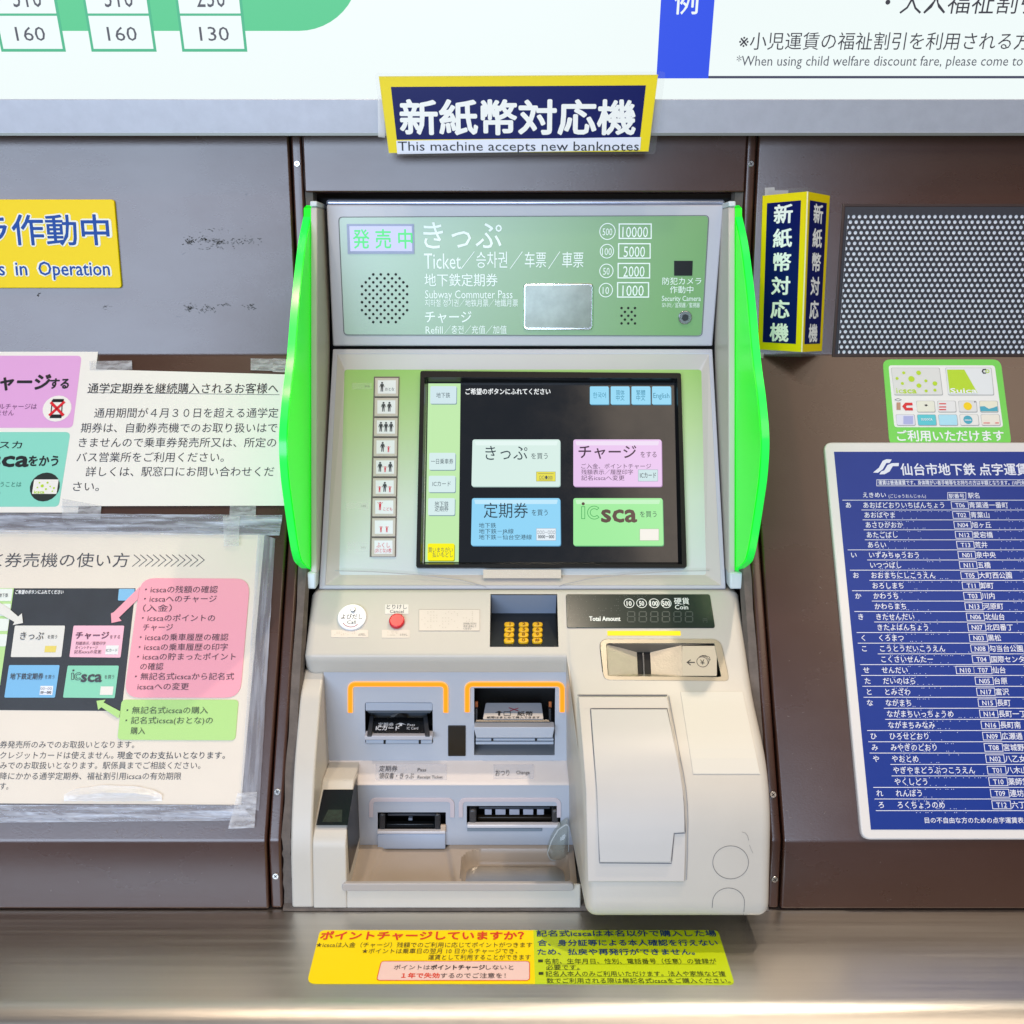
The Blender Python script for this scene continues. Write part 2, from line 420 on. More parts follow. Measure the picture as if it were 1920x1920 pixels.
# marks left by old stickers on the left panel
rp = []; rf = []
for (cx, cy, wx, wy, n) in ((355, 452, 18, 9, 46), (382, 450, 14, 8, 34), (408, 453, 22, 8, 50), (462, 452, 40, 9, 40), (400, 466, 60, 3, 14), (395, 432, 50, 8, 12), (357, 577, 14, 8, 34), (388, 578, 16, 8, 34), (420, 572, 24, 3, 16), (470, 575, 10, 7, 18), (200, 575, 9, 6, 10), (72, 552, 3, 5, 8)):
    for i in range(n):
        x = random.gauss(cx, wx * .45); y = random.gauss(cy, wy * .45); a = random.uniform(-.9, .9); l = random.uniform(1, 5); q = random.uniform(.4, 1.2)
        d = Vector((math.cos(a), math.sin(a))); nn = Vector((-d.y, d.x)); o = len(rp)
        for s1, s2 in ((-1, -1), (1, -1), (1, 1), (-1, 1)):
            p = Vector((x, y)) + d * l * s1 * .5 + nn * q * s2 * .5; rp.append(P_W1.hit(p.x, p.y, .0004))
        rf.append([o, o+1, o+2, o+3])
resid = mk('adhesive_residue', rp, rf, mat('residue', '#35322c', .9, spec=.1), panL); resid['kind'] = 'stuff'
def scratches(pl, boxes, parent, m):
    v = []; f = []
    for (x0, y0, x1, y1, n, lm) in boxes:
        for i in range(n):
            x = random.uniform(x0, x1); y = random.uniform(y0, y1); a = random.uniform(-1.4, 1.4) ; l = random.uniform(1.5, lm)
            d = Vector((math.cos(a), math.sin(a))) * l / 2; nn = Vector((-d.y, d.x)).normalized() * random.uniform(.2, .5); o = len(v)
            for p in (Vector((x, y)) - d - nn, Vector((x, y)) + d - nn * .3, Vector((x, y)) + d + nn * .3, Vector((x, y)) - d + nn): v.append(pl.hit(p.x, p.y, .0005))
            f.append([o, o+1, o+2, o+3])
    s = mk('scratches', v, f, m, parent); s['kind'] = 'stuff'
SCR = mat('scratch', '#8d8078', .4)
scratches(P_W2, [(180, 1552, 485, 1572, 26, 9), (1475, 1060, 1560, 1560, 24, 6)], panL, SCR)
scratches(P_W3, [(5, 1590, 480, 1700, 16, 3), (1490, 1600, 1900, 1700, 12, 3)], panR, SCR)
scratches(P_W1, [(300, 270, 540, 640, 10, 12)], panL, mat('scratch_pale', '#6a6c78', .4))

# ================================================================== FARE BOARD (lit from behind)
y0 = P_W1.row(251).y - .030
P_FB = Pl(Vector((0, y0, 0)) + Vector((0, 0, P_W1.hit(960, 251, .030).z)), -13.7)
fb = thing('fare_board', (0, P_FB.p.y, P_FB.p.z), 'large backlit white fare board with green and blue print above the machine', 'sign')
XB0, XB1 = -1.3, 1.4
tB = P_FB.loc(960, 186)[1]
prism('frame', P_FB, [(XB0, 0), (XB1, 0), (XB1, tB), (XB0, tB)], -.06, .0, ALU, fb, bev=.0008)
prism('frame_lip', P_FB, [(XB0, -.0018), (XB1, -.0018), (XB1, .0012), (XB0, .0012)], -.05, .0014, mat('frame_lip', '#a9ada6', .3, metal=.7), fb)
PW = glow('backlit_white', '#f2fcfb', 1.0, .25, .25)
prism('light_panel', P_FB, [(XB0, tB), (XB1, tB), (XB1, tB + .45), (XB0, tB + .45)], -.05, -.0012, PW, fb)
hh = -.0009
g = Ink(P_FB, hh, glow('backlit_green', '#5ccb90', 1.0), fb, 'green_band')
g.poly([(-260, 58), (560, 58)] + [(560 + 112 * math.sin(R(a)), -52 + 110 * math.cos(R(a))) for a in range(8, 91, 8)] + [(690, -160), (-260, -160)])
g.done()
def fcell(x0, x1, xm, clip, lo, k):
    X0, _ = P_FB.loc(x0, 97, hh); X1, T = P_FB.loc(x1, 97, hh); Tm = P_FB.loc(200, 28, hh)[1]; bw = P_FB.loc(205, 60, hh)[0] - P_FB.loc(200, 60, hh)[0]
    e = Ink(P_FB, hh + .0003, glow('backlit_teal', '#50b98c', 1.0), fb, 'cell_border'); e.poly([(X0, T), (X1, T), (X1, T + .3), (X0, T + .3)], px=False); e.done()
    p = Ink(P_FB, hh + .0006, glow('backlit_cell', '#f0faf9', 1.0), fb, 'fare_cell')
    p.poly([(X0+bw, T+bw), (X1-bw, T+bw), (X1-bw, Tm - bw*.3), (X0+bw, Tm - bw*.3)], px=False); p.poly([(X0+bw, Tm + bw*.5), (X1-bw, Tm + bw*.5), (X1-bw, T + .3), (X0+bw, T + .3)], px=False); p.done()
    q = Ink(P_FB, hh + .0009, glow('backlit_grey', '#55555f', 1.0), fb)
    q.T(clip, xm - 30 - 3, xm + 33 - 12, -8, 56, -.0); q.T(lo, xm - 26, xm + 29, 62, 38); q.done()
fcell(3, 124, 55, '310', '160', 0); fcell(172, 294, 227, '310', '160', 1); fcell(342, 464, 400, '230', '130', 2)
q = Ink(P_FB, hh + .0003, glow('backlit_blue', '#3656ea', 1.0), fb, 'blue_block')
xa = P_FB.loc(1231, 140, hh)[0]; xb_, ta = P_FB.loc(1328, 147, hh); q.poly([(xa, ta), (xb_, ta), (xb_, ta + .3), (xa, ta + .3)], px=False); q.done()
q = Ink(P_FB, hh + .0002, glow('backlit_navy', '#4a4d63', 1.0), fb, 'rule_line'); q.poly([(xb_, ta), (1.3, ta), (1.3, ta + .0026), (xb_, ta + .0026)], px=False); q.done()
q = Ink(P_FB, hh + .0006, PW, fb); q.T('例', 1265, 1309, 2, 54, .012); q.done()
q = Ink(P_FB, hh + .0006, glow('backlit_black', '#43434c', 1.0), fb)
q.T('※小児運賃の福祉割引を利用される方は', 1386, 1966, 77, 36, 0, .0)
q.T('・大人福祉割引の場合', 1660, 2090, 4, 48, 0, .0); q.done()
q = Ink(P_FB, hh + .0006, glow('backlit_slate', '#5b5f6a', 1.0), fb); q.T('*When using child welfare discount fare, please come to the', 1381, 1956, 113, 27, -.006, .0); q.done()

# ================================================================== TICKET MACHINE
MC = thing('ticket_machine', (.014, K34.y, K34.z), 'tall grey and cream ticket vending machine with lit green side fins and colour touch screen', 'ticket machine')
# dark shell behind everything
quadbox('back_shell', [(1.33, K34.z + .01), (1.33, bz - .004), (1.40, bz - .004), (1.40, K34.z + .01)], -.249, .279, VOID, MC)
# shiny strip above the header
tq = P_HD.loc(960, 378)[1]
rect('top_trim', P_HD, 611, 374, 1360, 386, -.03, -.004, mat('bright_trim', '#aab2c4', .22, metal=.6, var=.2, vscale=30, stretch=(.3, 1, 1)), MC, bev=.003)
# header panel
hd = quad('header_panel', P_HD, [(612, 384), (1357, 384), (1336, 649), (624, 649)], -.04, 0, DOOR, MC, bev=.0018)
GP = grad('header_glare_green', [(0., '#9db8a4'), (.4, '#88ac82'), (1., '#76a867')], 0, -.23, .22, .3)  # green plate with daylight glare painted in as the paler left side
gp = quad('green_plate', P_HD, [(636, 408), (1328, 405), (1315, 629), (646, 627)], 0, .0006, GP, hd, r=.005)
stroke('plate_joint', P_HD, roundpoly(px2(P_HD, [(635, 407), (1329, 404), (1316, 630), (645, 628)], 0), .005), .0009, 0, .0008, mat('joint', '#6f7674', .6), hd, closed=True)
H1 = .0010
lcd = quad('status_display', P_HD, [(650, 420), (776, 420), (777, 476), (652, 476)], 0, .0016, mat('display_bezel', '#8f98b8', .35), MC)
quad('display_window', P_HD, [(655, 424), (772, 424), (773, 471), (657, 471)], 0, .0020, glow('display_lilac', '#c4caf0', 1.0, .25, .4), lcd)
Ink(P_HD, .0023, glow('led_green', '#5cec8a', 1.0), lcd).T('発 売 中', 662, 773, 448, 39, .012).done()
K = Ink(P_HD, H1, mat('header_lettering', '#f0fbf6', .4), hd)
K.T('きっぷ', 794, 941, 441, 58, .004); K.T('Ticket', 795, 864, 488, 42, -.005); K.T('／', 864, 890, 488, 36); K.T('승차권', 893, 951, 487, 34); K.T('／', 956, 980, 488, 36); K.T('车票', 984, 1024, 487, 32); K.T('／', 1028, 1050, 488, 36); K.T('車票', 1054, 1094, 487, 32)
K.T('地下鉄定期券', 796, 933, 525, 26, .004); K.T('Subway Commuter Pass', 797, 961, 551, 22, .0); K.T('지하철 정기권／地铁月票／地鐵月票', 797, 971, 568, 15, .0)
K.T('チャージ', 797, 884, 594, 25, .01); K.T('Refill', 798, 830, 618, 20); K.T('／충전／充值／加值', 833, 950, 618, 17, .004)
for cx, cy, s1, s2, x0, x1, rr in ((1139, 434, '500', '10000', 1161, 1221, 14.5), (1138, 471, '100', '5000', 1160, 1219, 12.5), (1137, 508, '50', '2000', 1159, 1218, 12.5), (1136, 544, '10', '1000', 1158, 1216, 12.5)):
    K.ring(cx, cy, rr, 1.6); wd = {1: 4, 2: 6, 3: 9}[len(s1)]; K.T(s1, cx - wd, cx + wd, cy, 19)
    K.line(box4(x0, cy - 14, x1, cy + 13), 2.2, True); wd = 24 if len(s2) == 5 else 20; K.T(s2, (x0+x1)/2 - wd, (x0+x1)/2 + wd, cy, 29)
K.T('防犯カメラ', 1242, 1315, 527, 15, .004); K.T('作動中', 1256, 1300, 543, 15, .004); K.T('Security Camera', 1241, 1314, 559, 14); K.T('모니터／监视器／監視器', 1241, 1312, 572, 10)
K.done()
# speaker holes
def holes(name, pts, r, n=8):
    v = []; f = []
    for (x, y) in pts:
        X, T = P_HD.loc(x, y, .0009); o = len(v); v += [P_HD.w(a, b, .0009) for a, b in ell(X, T, r, n=n)]; f.append(list(range(o, o + n)))
    h = mk(name, v, f, VOID, MC); h['kind'] = 'stuff'; return h
pts = []; rowsn = [4, 5, 6, 7, 6, 7, 6, 7, 6, 7, 6, 5, 4]
for i, nrow in enumerate(rowsn):
    for k in range(nrow): pts.append((721 + (k - (nrow - 1) / 2) * 14.1, 514.5 + i * 7.45))
holes('speaker_holes', pts, .0017)
holes('speaker_holes', [(1178 + d * 12.6, 592 + e * 7.2) for e, ds in ((-2, (-1, 0, 1)), (-1, (-.5, .5)), (0, (-1, 0, 1)), (1, (-.5, .5)), (2, (-1, 0, 1))) for d in ds], .0016)
# small convex mirror, camera window and lock
mr = quad('mirror_frame', P_HD, [(981, 531), (1113, 531), (1112, 619), (981, 619)], 0, .003, mat('chrome', '#e9eef0', .12, metal=1.), MC, r=.006, bev=.0012)
vs = []; fs = []; nx, ny = 14, 10
c0 = P_HD.loc(984, 615, .0035); c1 = P_HD.loc(1109.5, 534.5, .0035)
for j in range(ny + 1):
    for i in range(nx + 1):
        u = i / nx; v = j / ny; b = (1 - (2*u-1)**2) * .5 + (1 - (2*v-1)**2) * .5
        vs.append(P_HD.w(c0[0] + (c1[0]-c0[0]) * u, c0[1] + (c1[1]-c0[1]) * v, .0028 + b * .0028))
for j in range(ny):
    for i in range(nx): a = j*(nx+1)+i; fs.append([a, a+1, a+nx+2, a+nx+1])
mk('mirror_face', vs, fs, mat('cloudy_mirror', '#a3aca4', .42, metal=.5, var=.35, vscale=14), mr, smooth=True)
quad('camera_window', P_HD, [(1264, 489), (1299, 489), (1298, 517), (1264, 517)], 0, .0013, BLACK, MC)
X, T = P_HD.loc(1284, 595, 0)
lk = prism('lock', P_HD, ell(X, T, .0085, n=28), 0, .003, mat('chrome_lock', '#b9bcc0', .22, metal=1.), MC, bev=.001)
prism('keyway', P_HD, ell(X, T, .0042, n=20), .003, .0036, DGREY, lk, bev=.0004)
# door seam between header and screen
# ---- screen door: rim, bevel, printed plate
HI = -.008
rim_o = px2(P_SC, [(624, 654), (1336, 654), (1361, 1104), (598, 1104)], 0)
rim_i = px2(P_SC, [(633, 664), (1329, 664), (1352, 1097), (610, 1097)], 0)
in_o = roundpoly(px2(P_SC, [(646, 693), (1315, 693), (1324, 1078), (636, 1078)], HI), .004, 4)
door = prism('screen_door', P_SC, [rim_o, rim_i], -.04, 0, DOOR, MC, bev=.0012)
def pad4(lst, n):   # four-cornered outline with n repeats per corner
    return [p for p in lst for _ in range(n)]
o4 = pad4(rim_i, 5)
o4 = [(p[0] + (i % 5) * 1e-6, p[1]) for i, p in enumerate(o4)]
rings('door_bevel', P_SC, o4, -.0003, in_o, HI, mat('door_bevel', '#cbc3bb', .38, var=.03, vscale=6), door)
zlo, zhi = P_SC.w(0, P_SC.loc(960, 1078, HI)[1]).z, P_SC.w(0, P_SC.loc(960, 693, HI)[1]).z; hz = (zhi - zlo) / 2
SPP = grad('screen_plate_print', [(0., '#cfd4d4'), (.35, '#ccd6c6'), (.72, '#b0cd92'), (1., '#8fc063')], 2, -hz, hz, .32)
scr_hole = px2(P_SC, [(800, 713), (1268, 713), (1275, 1060), (794, 1060)], HI)
prism('printed_plate', P_SC, [in_o, scr_hole], HI - .003, HI, SPP, MC)
# crease lines under the screen
K = Ink(P_SC, .0, mat('crease', '#a9a6a8', .6), MC, 'moulding_crease')
crz = lambda x, y: P_SC.loc(x, y, -.002)
# bezel
bo = roundpoly(px2(P_SC, [(788, 695), (1277, 699), (1288, 1064), (780, 1064)], .0), .003, 4)
bi = px2(P_SC, [(796, 707), (1270, 709), (1279, 1058), (788, 1058)], .0)
si = px2(P_SC, [(803, 718), (1264, 718), (1271, 1054), (797, 1054)], HI - .006)
ts = prism('touch_screen', P_SC, [bo, bi], HI, HI + .0075, mat('black_bezel', '#060607', .42, spec=.3), MC, bev=.0012)
rings('inner_bezel', P_SC, bi, HI + .0074, si, HI - .006, BLACK, ts)
HS = HI - .0055
quad('screen_glass', P_SC, [(801, 714), (1266, 714), (1274, 1058), (795, 1058)], HS - .002, HS, None or (lambda m: m)(smudge(glow('screen_dark', '#1e232a', 1.0, .16, .5))), ts)
h = HS + .0004
sb = Ink(P_SC, h, glow('screen_sidebar', '#c3ecb0', 1.0, .2, .4), ts, 'screen_sidebar'); sb.poly([(803, 719), (863.5, 719), (860, 1053.5), (797, 1053.5)]); sb.done()
def sbtn(pts, hexc, shade, r=.003):
    k = Ink(P_SC, h + .0003, glow('scr_' + shade[1:], shade, 1.0, .2, .4), ts, 'screen_button'); k.poly([(x + 1.2, y + 1.6) for x, y in pts], r); b1 = k.done()
    k = Ink(P_SC, h + .0006, glow('scr_' + hexc[1:], hexc, 1.0, .2, .4), ts, 'screen_button'); k.poly(pts, r); return k.done()
GT = glow('screen_text', '#46525c', 1.0, .2, .4)
tx = Ink(P_SC, h + .0012, GT, ts)
for (x0, y0_, x1, y1_, c, s, ls) in ((807, 724, 856, 757, '#d2e8ee', '#7d9aa4', [('地下鉄', 818, 844, 741, 11)]), (805, 849, 854, 881, '#d8eeee', '#7d9aa4', [('一日乗車券', 808, 850, 865, 11)]),
        (804, 892, 854, 923, '#d8eeee', '#7d9aa4', [('ICカード', 811, 845, 907, 11)]), (803, 934, 853, 966, '#d8eeee', '#7d9aa4', [('地下鉄', 815, 841, 945, 11), ('定期券', 815, 841, 954, 11)]),
        (802, 1019, 852, 1051, '#fdf51c', '#9c9a20', [('買いまちがい', 803, 849, 1031, 11), ('払いもどし', 811, 849, 1040, 11)])):
    sbtn([(x0, y0_), (x1, y0_), (x1 - .5, y1_), (x0 - .5, y1_)], c, s, .002)
    for l in ls: tx.T(*l)
lng = Ink(P_SC, h + .0012, glow('screen_text_blue', '#2b86a8', 1.0, .2, .4), ts)
for x, ls in ((1106, [('한국어', 1112, 1136, 741, 12)]), (1145, [('简体', 1155, 1171, 736, 11), ('中文', 1155, 1171, 746, 11)]), (1184, [('繁體', 1193, 1210, 736, 11), ('中文', 1193, 1210, 746, 11)]), (1222.5, [('English', 1225, 1255, 741, 14)])):
    sbtn([(x, 724.5), (x + 35, 724.5), (x + 35.5, 758), (x, 758)], '#8fd6f4', '#5aa0c0', .0015)
    for l in ls: lng.T(*l)
lng.done()
wt = Ink(P_SC, h + .0006, glow('screen_white', '#f4f8fa', 1.0, .2, .4), ts); wt.T('ご希望のボタンにふれてください', 873, 1032, 734, 12.5, .02); wt.done()
bigs = (([(886, 824), (1050, 824), (1050, 912), (884, 912)], '#d9efe8', '#a9c4c0'), ([(1075, 824), (1240, 824), (1241, 912), (1075, 912)], '#e8c6ef', '#b892c4'),
        ([(885, 934), (1050, 934), (1051, 1023), (883, 1023)], '#92d6f8', '#5f9cc4'), ([(1075, 934), (1242, 934), (1244, 1023), (1075, 1023)], '#a0ecA0'.lower(), '#62b07a'))
for pts, c, s in bigs:
    sbtn(pts, c, s, .003)
    (x0, ya), (x1, _), (x2, yb), (x3, _) = pts
    k = Ink(P_SC, h + .0008, glow('hl_' + c[1:], {'#d9efe8': '#e4f6f2', '#e8c6ef': '#f0e0f6', '#92d6f8': '#bfe8fb', '#a0eca0': '#c6f4c6'}[c], 1.0), ts, 'button_highlight'); k.poly([(x0 + 4, ya + 3), (x1 - 4, ya + 3), (x1 - 6, ya + 11), (x0 + 6, ya + 11)], .001); k.done()
D_ = glow('screen_text_dark', '#30404c', 1.0, .2, .4)
k = Ink(P_SC, h + .0012, D_, ts); k.T('きっぷ', 910, 989, 849, 31, .0); k.T('を買う', 996, 1027, 855, 13); k.T('定期券', 907, 990, 957, 31, .0); k.T('を買う', 997, 1027, 961, 13); k.T('地下鉄', 898, 930, 985, 10.5); k.T('地下鉄－JR線', 898, 963, 996, 10.5); k.T('地下鉄－仙台空港線', 898, 997, 1007, 10.5)
k.T('を買う', 1200, 1231, 964, 13); k.done()
k = Ink(P_SC, h + .0012, glow('screen_text_plum', '#402a44', 1.0, .2, .4), ts); k.T('チャージ', 1085, 1193, 847, 28, .012); k.T('をする', 1201, 1231, 852, 13); k.T('ご入金、ポイントチャージ', 1090, 1221, 874, 10.5); k.T('残額表示／履歴印字', 1090, 1187, 885, 10.5); k.T('記名icscaへ変更', 1090, 1171, 896, 10.5); k.done()
k = Ink(P_SC, h + .0012, glow('logo_brown', '#5d4a44', 1.0, .2, .4), ts); k.T('sca', 1128, 1193, 960, 48, .028); k.dot(1093.5, 944.5, 3); k.done()
k = Ink(P_SC, h + .0012, glow('logo_green', '#2a9c4c', 1.0, .2, .4), ts)
k.line(box4(1090.5, 950, 1096.5, 972.5), 1.1, True)
X, T = P_SC.loc(1114, 961.5, h); kk = P_SC.loc(1115, 961.5, h)[0] - X
k.line(ell(X, T, 12.5*kk, 12.5*kk, 24, 45, 315) + ell(X, T, 7.5*kk, 7.5*kk, 20, 315, 45), 1.1*kk, True, px=False); k.done()
for (x0, ya, x1, yb, c, e) in ((1006, 885, 1041, 902, '#e8e050', '#8a8440'), (1197, 881, 1233, 902, '#cfe6ea', '#8aa0a8'), (1006, 991, 1042, 1013, '#e6f0f8', '#88a0b8'), (1200, 992, 1235, 1013, '#f6f2ea', '#b0b0a0')):
    k = Ink(P_SC, h + .0009, glow('ic_' + e[1:], e, 1.0), ts, 'card_picture'); k.box(x0 - .6, ya - .6, x1 + .6, yb + .6); k.done()
    k = Ink(P_SC, h + .0011, glow('ic_' + c[1:], c, 1.0), ts, 'card_picture'); k.box(x0, ya, x1, yb); k.done()
tx.T('ICカード', 1200, 1230, 891, 12, .01); tx.T('○○●000', 1011, 1036, 895, 9); tx.T('○○○－○○○', 1007, 1041, 998, 9); tx.T('0000－000', 1009, 1039, 1006, 9, .02)
tx.line([(1009, 888), (1038, 888)], .7); tx.line([(1010, 900), (1036, 900)], .7)
tx.done()
# quantity buttons left of the screen
def person(ink, cx, cy, hpx, child=False):
    k = P_SC.loc(cx + 1, cy, ink.h)[0] - P_SC.loc(cx, cy, ink.h)[0]; X, T = P_SC.loc(cx, cy, ink.h); s = hpx * k
    def pp(l): ink._add([(X + a * s, T + b * s) for a, b in l], [list(range(len(l)))])
    pp(ell(0, .40, .10, n=10))
    if child:
        pp([(-.13, .27), (.13, .27), (.12, -.1), (-.12, -.1)]); pp([(-.13, .27), (-.32, .42), (-.27, .47), (-.08, .27)]); pp([(.13, .27), (.32, .42), (.27, .47), (.08, .27)])
    else:
        pp([(-.15, .28), (.15, .28), (.11, -.08), (-.11, -.08)]); pp([(-.15, .28), (-.12, .2), (-.19, -.06), (-.24, -.04)]); pp([(.15, .28), (.24, -.04), (.19, -.06), (.12, .2)])
    pp([(-.11, -.08), (-.01, -.08), (-.04, -.5), (-.12, -.5)]); pp([(.01, -.08), (.11, -.08), (.12, -.5), (.04, -.5)])
qs = quad('quantity_strip', P_SC, [(701, 706), (749, 706), (742, 1044), (693, 1044)], HI, HI + .001, mat('strip_brown', '#6b625c', .5), MC)
IKK = mat('icon_grey', '#2e3338', .5); IKR = mat('icon_red', '#d42840', .5)
rows9 = ['A', 'AA', 'AAA', 'Ac', 'AcA', 'cAc', 'c', 'cc', 'w']
for i in range(9):
    yc = 725.5 + i * 37.55; xc = 725.2 - i * .78; hf = 22.0
    b = quad('quantity_button', P_SC, [(xc - hf, yc - 17), (xc + hf, yc - 17), (xc + hf - .6, yc + 17.2), (xc - hf - .6, yc + 17.2)], HI, HI + .0035, mat('button_cap', '#c9beb4', .35), qs, r=.0008, bev=.0009)
    P2 = HI + .0037
    k = Ink(P_SC, P2, mat('button_label', '#e6e6ea', .4), b, 'paper_insert'); k.box(xc - 17, yc - 12.5, xc + 17, yc + 12.5); k.done()
    a = Ink(P_SC, P2 + .0003, IKK, b, 'pictogram'); c = Ink(P_SC, P2 + .0003, IKR, b, 'pictogram')
    s = rows9[i]
    if i == 0: person(a, xc - 9, yc - .5, 19); a.T('おとな', xc - 3, xc + 14, yc + 4, 7)
    elif i == 6: person(c, xc - 8, yc - 2, 16, True); c.T('こども', xc - 2, xc + 15, yc + 3.5, 7)
    elif i == 8: c.T('ふくし', xc - 13, xc + 12, yc - 4, 11); c.T('(おとな)1枚', xc - 16, xc + 15, yc + 6, 9)
    else:
        n = len(s); sp = 9.6 if n == 3 else 11
        for j, ch in enumerate(s):
            xx = xc + (j - (n-1)/2) * sp - (2 if s == 'Ac' and 0 else 0)
            if ch == 'A': person(a, xx, yc - .5, 19)
            else: person(c, xx, yc + 4, 11.5, True)
    a.done(); c.done()
CLR = clear('clear_label', '#ffffff', .12, .2)
def braille(ink, x0, y0, x1, y1, nx, rows, dens=.55, r=.5):
    for j in range(rows):
        for i in range(nx):
            if random.random() < .12: continue
            for a in range(2):
                for b in range(3):
                    if random.random() < dens: ink.dot(x0 + (x1 - x0) * (i + .5 * a + .1) / nx, y0 + (y1 - y0) * (j + .28 * b + .1) / rows, r, n=5)
for (x0, ya, x1, yb, s) in ((660, 718, 697, 730, 'おとな'), (648, 942, 690, 955, 'こども'), (650, 1018, 690, 1034, 'ふくし')):
    rect('clear_label', P_SC, x0, ya, x1, yb, HI, HI + .0004, CLR, MC)
    k = Ink(P_SC, HI + .0007, mat('faint_ink', '#6f7466', .5), MC); k.T(s, x1 - 13, x1 - 4, (ya + yb) / 2, 4.5); k.done()
# curved crease lines below the screen and braille label
for sgn, pts in ((-1, [(628, 1070), (700, 1072), (790, 1078), (860, 1087), (905, 1098), (912, 1101)]), (1, [(1330, 1070), (1262, 1071), (1170, 1077), (1100, 1086), (1056, 1096), (1048, 1100)])):
    k = Ink(P_SC, .0004, mat('crease', '#9c98a2', .6), MC, 'moulding_crease'); k.line([(x, y) for x, y in pts], 1.4); k.done()
lb = rect('braille_label', P_SC, 906, 1068, 1052, 1084, -.002, .0008, mat('label_cream', '#d8ccbc', .3), MC)
k = Ink(P_SC, .0013, mat('braille_dot', '#f0e8dc', .3), lb, 'braille'); braille(k, 909, 1069, 1048, 1083, 26, 3, .3, .55); b = k.done(); b['kind'] = 'stuff'

# ---- side cheeks, fins and caps
P_CH = Pl(yz(1080, 1.205), 13)
P_CHB = P_CH
XC = .0128
def mirx(x): return 2 * XC - x
finrow = [(575, 385), (566, 425), (558, 470), (548, 560), (539, 668), (531, 735), (527.5, 770), (525, 800), (524, 830), (525, 862), (528, 900), (532.5, 935), (538, 975), (544, 1015), (549, 1040), (556, 1056), (579, 1074)]
xo = -.2458; xi = -.2372
prof = []
for (x, row) in finrow:
    D = -xo * 1920 / (960 - x); p = yz(row, D); prof.append((p.y, p.z))
def catmull(P, k):
    out = []; Q = [P[0]] + P + [P[-1]]
    for i in range(1, len(Q) - 2):
        for j in range(k):
            t = j / k; out.append(tuple(.5 * (2*Q[i][d] + (Q[i+1][d]-Q[i-1][d])*t + (2*Q[i-1][d]-5*Q[i][d]+4*Q[i+1][d]-Q[i+2][d])*t*t + (3*Q[i][d]-Q[i-1][d]-3*Q[i+1][d]+Q[i+2][d])*t**3) for d in (0, 1)))
    return out + [P[-1]]
prof = catmull(prof, 4)
back_t = P_CH.row(385); back_b = P_CH.row(1074)
for side in (-1, 1):
    X = lambda x: x if side < 0 else mirx(x)
    ch = quadbox('side_cheek', [((P_CH.row(388)).y, P_CH.row(388).z), (P_CH.row(1076).y, P_CH.row(1076).z), (P_CH.row(1076).y + .08, P_CH.row(1076).z), (P_CH.row(388).y + .09, P_CH.row(388).z)], *sorted((X(-.2370), X(-.2292))), CREAM, MC, bev=.0016)
    n = len(prof); bp = [(P_CH.row(1070).y + .004, P_CH.row(1070).z), (P_CH.row(390).y + .004, P_CH.row(390).z)]
    full = prof + bp
    fin = quadbox('side_light', full, *sorted((X(xo), X(xi))), GREEN_L, MC, bev=.0022, seg=3, ang=50)
    fin['label'] = 'glowing green plastic fin, bowed towards the viewer'
    # paler edge line along the front
    e = []; 
    vs = [];  fs = []
    for i, (y, z) in enumerate(prof):
        vs += [(X(xo - .0004), y - .0012, z), (X(xi - .0010), y - .0012, z)]
    for i in range(n - 1): fs.append([2*i, 2*i+1, 2*i+3, 2*i+2])
    mk('front_edge', vs, fs, GREEN_E, fin, smooth=True)
    a = P_CH.row(1072); b = P_CH.row(1103)
    quadbox('end_cap', [(a.y - .004, a.z), (b.y - .004, b.z), (b.y + .05, b.z), (a.y + .05, a.z)], *sorted((X(-.2458), X(-.2300))), mat('cap_white', '#cfdadd', .35), MC, bev=.002)
    a = P_CH.row(377); b = P_CH.row(387.5)
    quadbox('end_cap', [(a.y - .002, a.z), (b.y - .002, b.z), (b.y + .06, b.z), (a.y + .06, a.z)], *sorted((X(-.2375), X(-.2290))), mat('cap_white', '#cfdadd', .35), MC, bev=.0015)

# ---- lower body --------------------------------------------------------------------------
def d2(p): return (p.y, p.z)
def fil(pts, r, n=4):
    """open profile: round inner corners, each to n+1 points"""
    out = [pts[0]]
    for i in range(1, len(pts) - 1):
        a, b, c = Vector(pts[i-1]), Vector(pts[i]), Vector(pts[i+1]); rr = r[i]
        u = (a - b); v = (c - b); lu, lv = u.length, v.length; u /= lu; v /= lv
        q = min(rr, lu * .45, lv * .45)
        for k in range(n + 1):
            t = k / n; out.append(tuple((b + u*q) * (1-t)**2 + b * 2*t*(1-t) + (b + v*q) * t*t))
    out.append(pts[-1]); return out
top = P_DK.row(1108)
lip = P_DK.row(1229)
P_BD = Pl(lip, -14)                               # shadowed band under the lip
bd = P_BD.row(1263)
P_B1 = Pl(bd, -4)                                 # recess back
b1 = P_B1.row(1426)
P_LG = Pl(b1, 60); lg = P_LG.row(1470)            # ledge
P_B2 = Pl(lg, -4); b2 = P_B2.row(1580)
P_TR = Pl(b2, 86); tr = P_TR.row(1655)
lobe_k1 = P_DK.row(1285)
lobe_k2 = yz(1466, 1.046); lobe_b = yz(1731, 1.040)
deck = [(top.y + .12, top.z), d2(top), d2(lip), (lip.y + .0, lip.z - .006), d2(bd), (bd.y + .09, bd.z + .0)]
lobe = [(top.y + .12, top.z), d2(top), d2(lobe_k1), d2(lobe_k2), d2(lobe_b), (lobe_b.y + .20, lobe_b.z)]
deckf = fil(deck, [0, .003, .010, .010, .004, 0], 8); lobef = fil(lobe, [0, .003, .03, .060, .022, 0], 8)
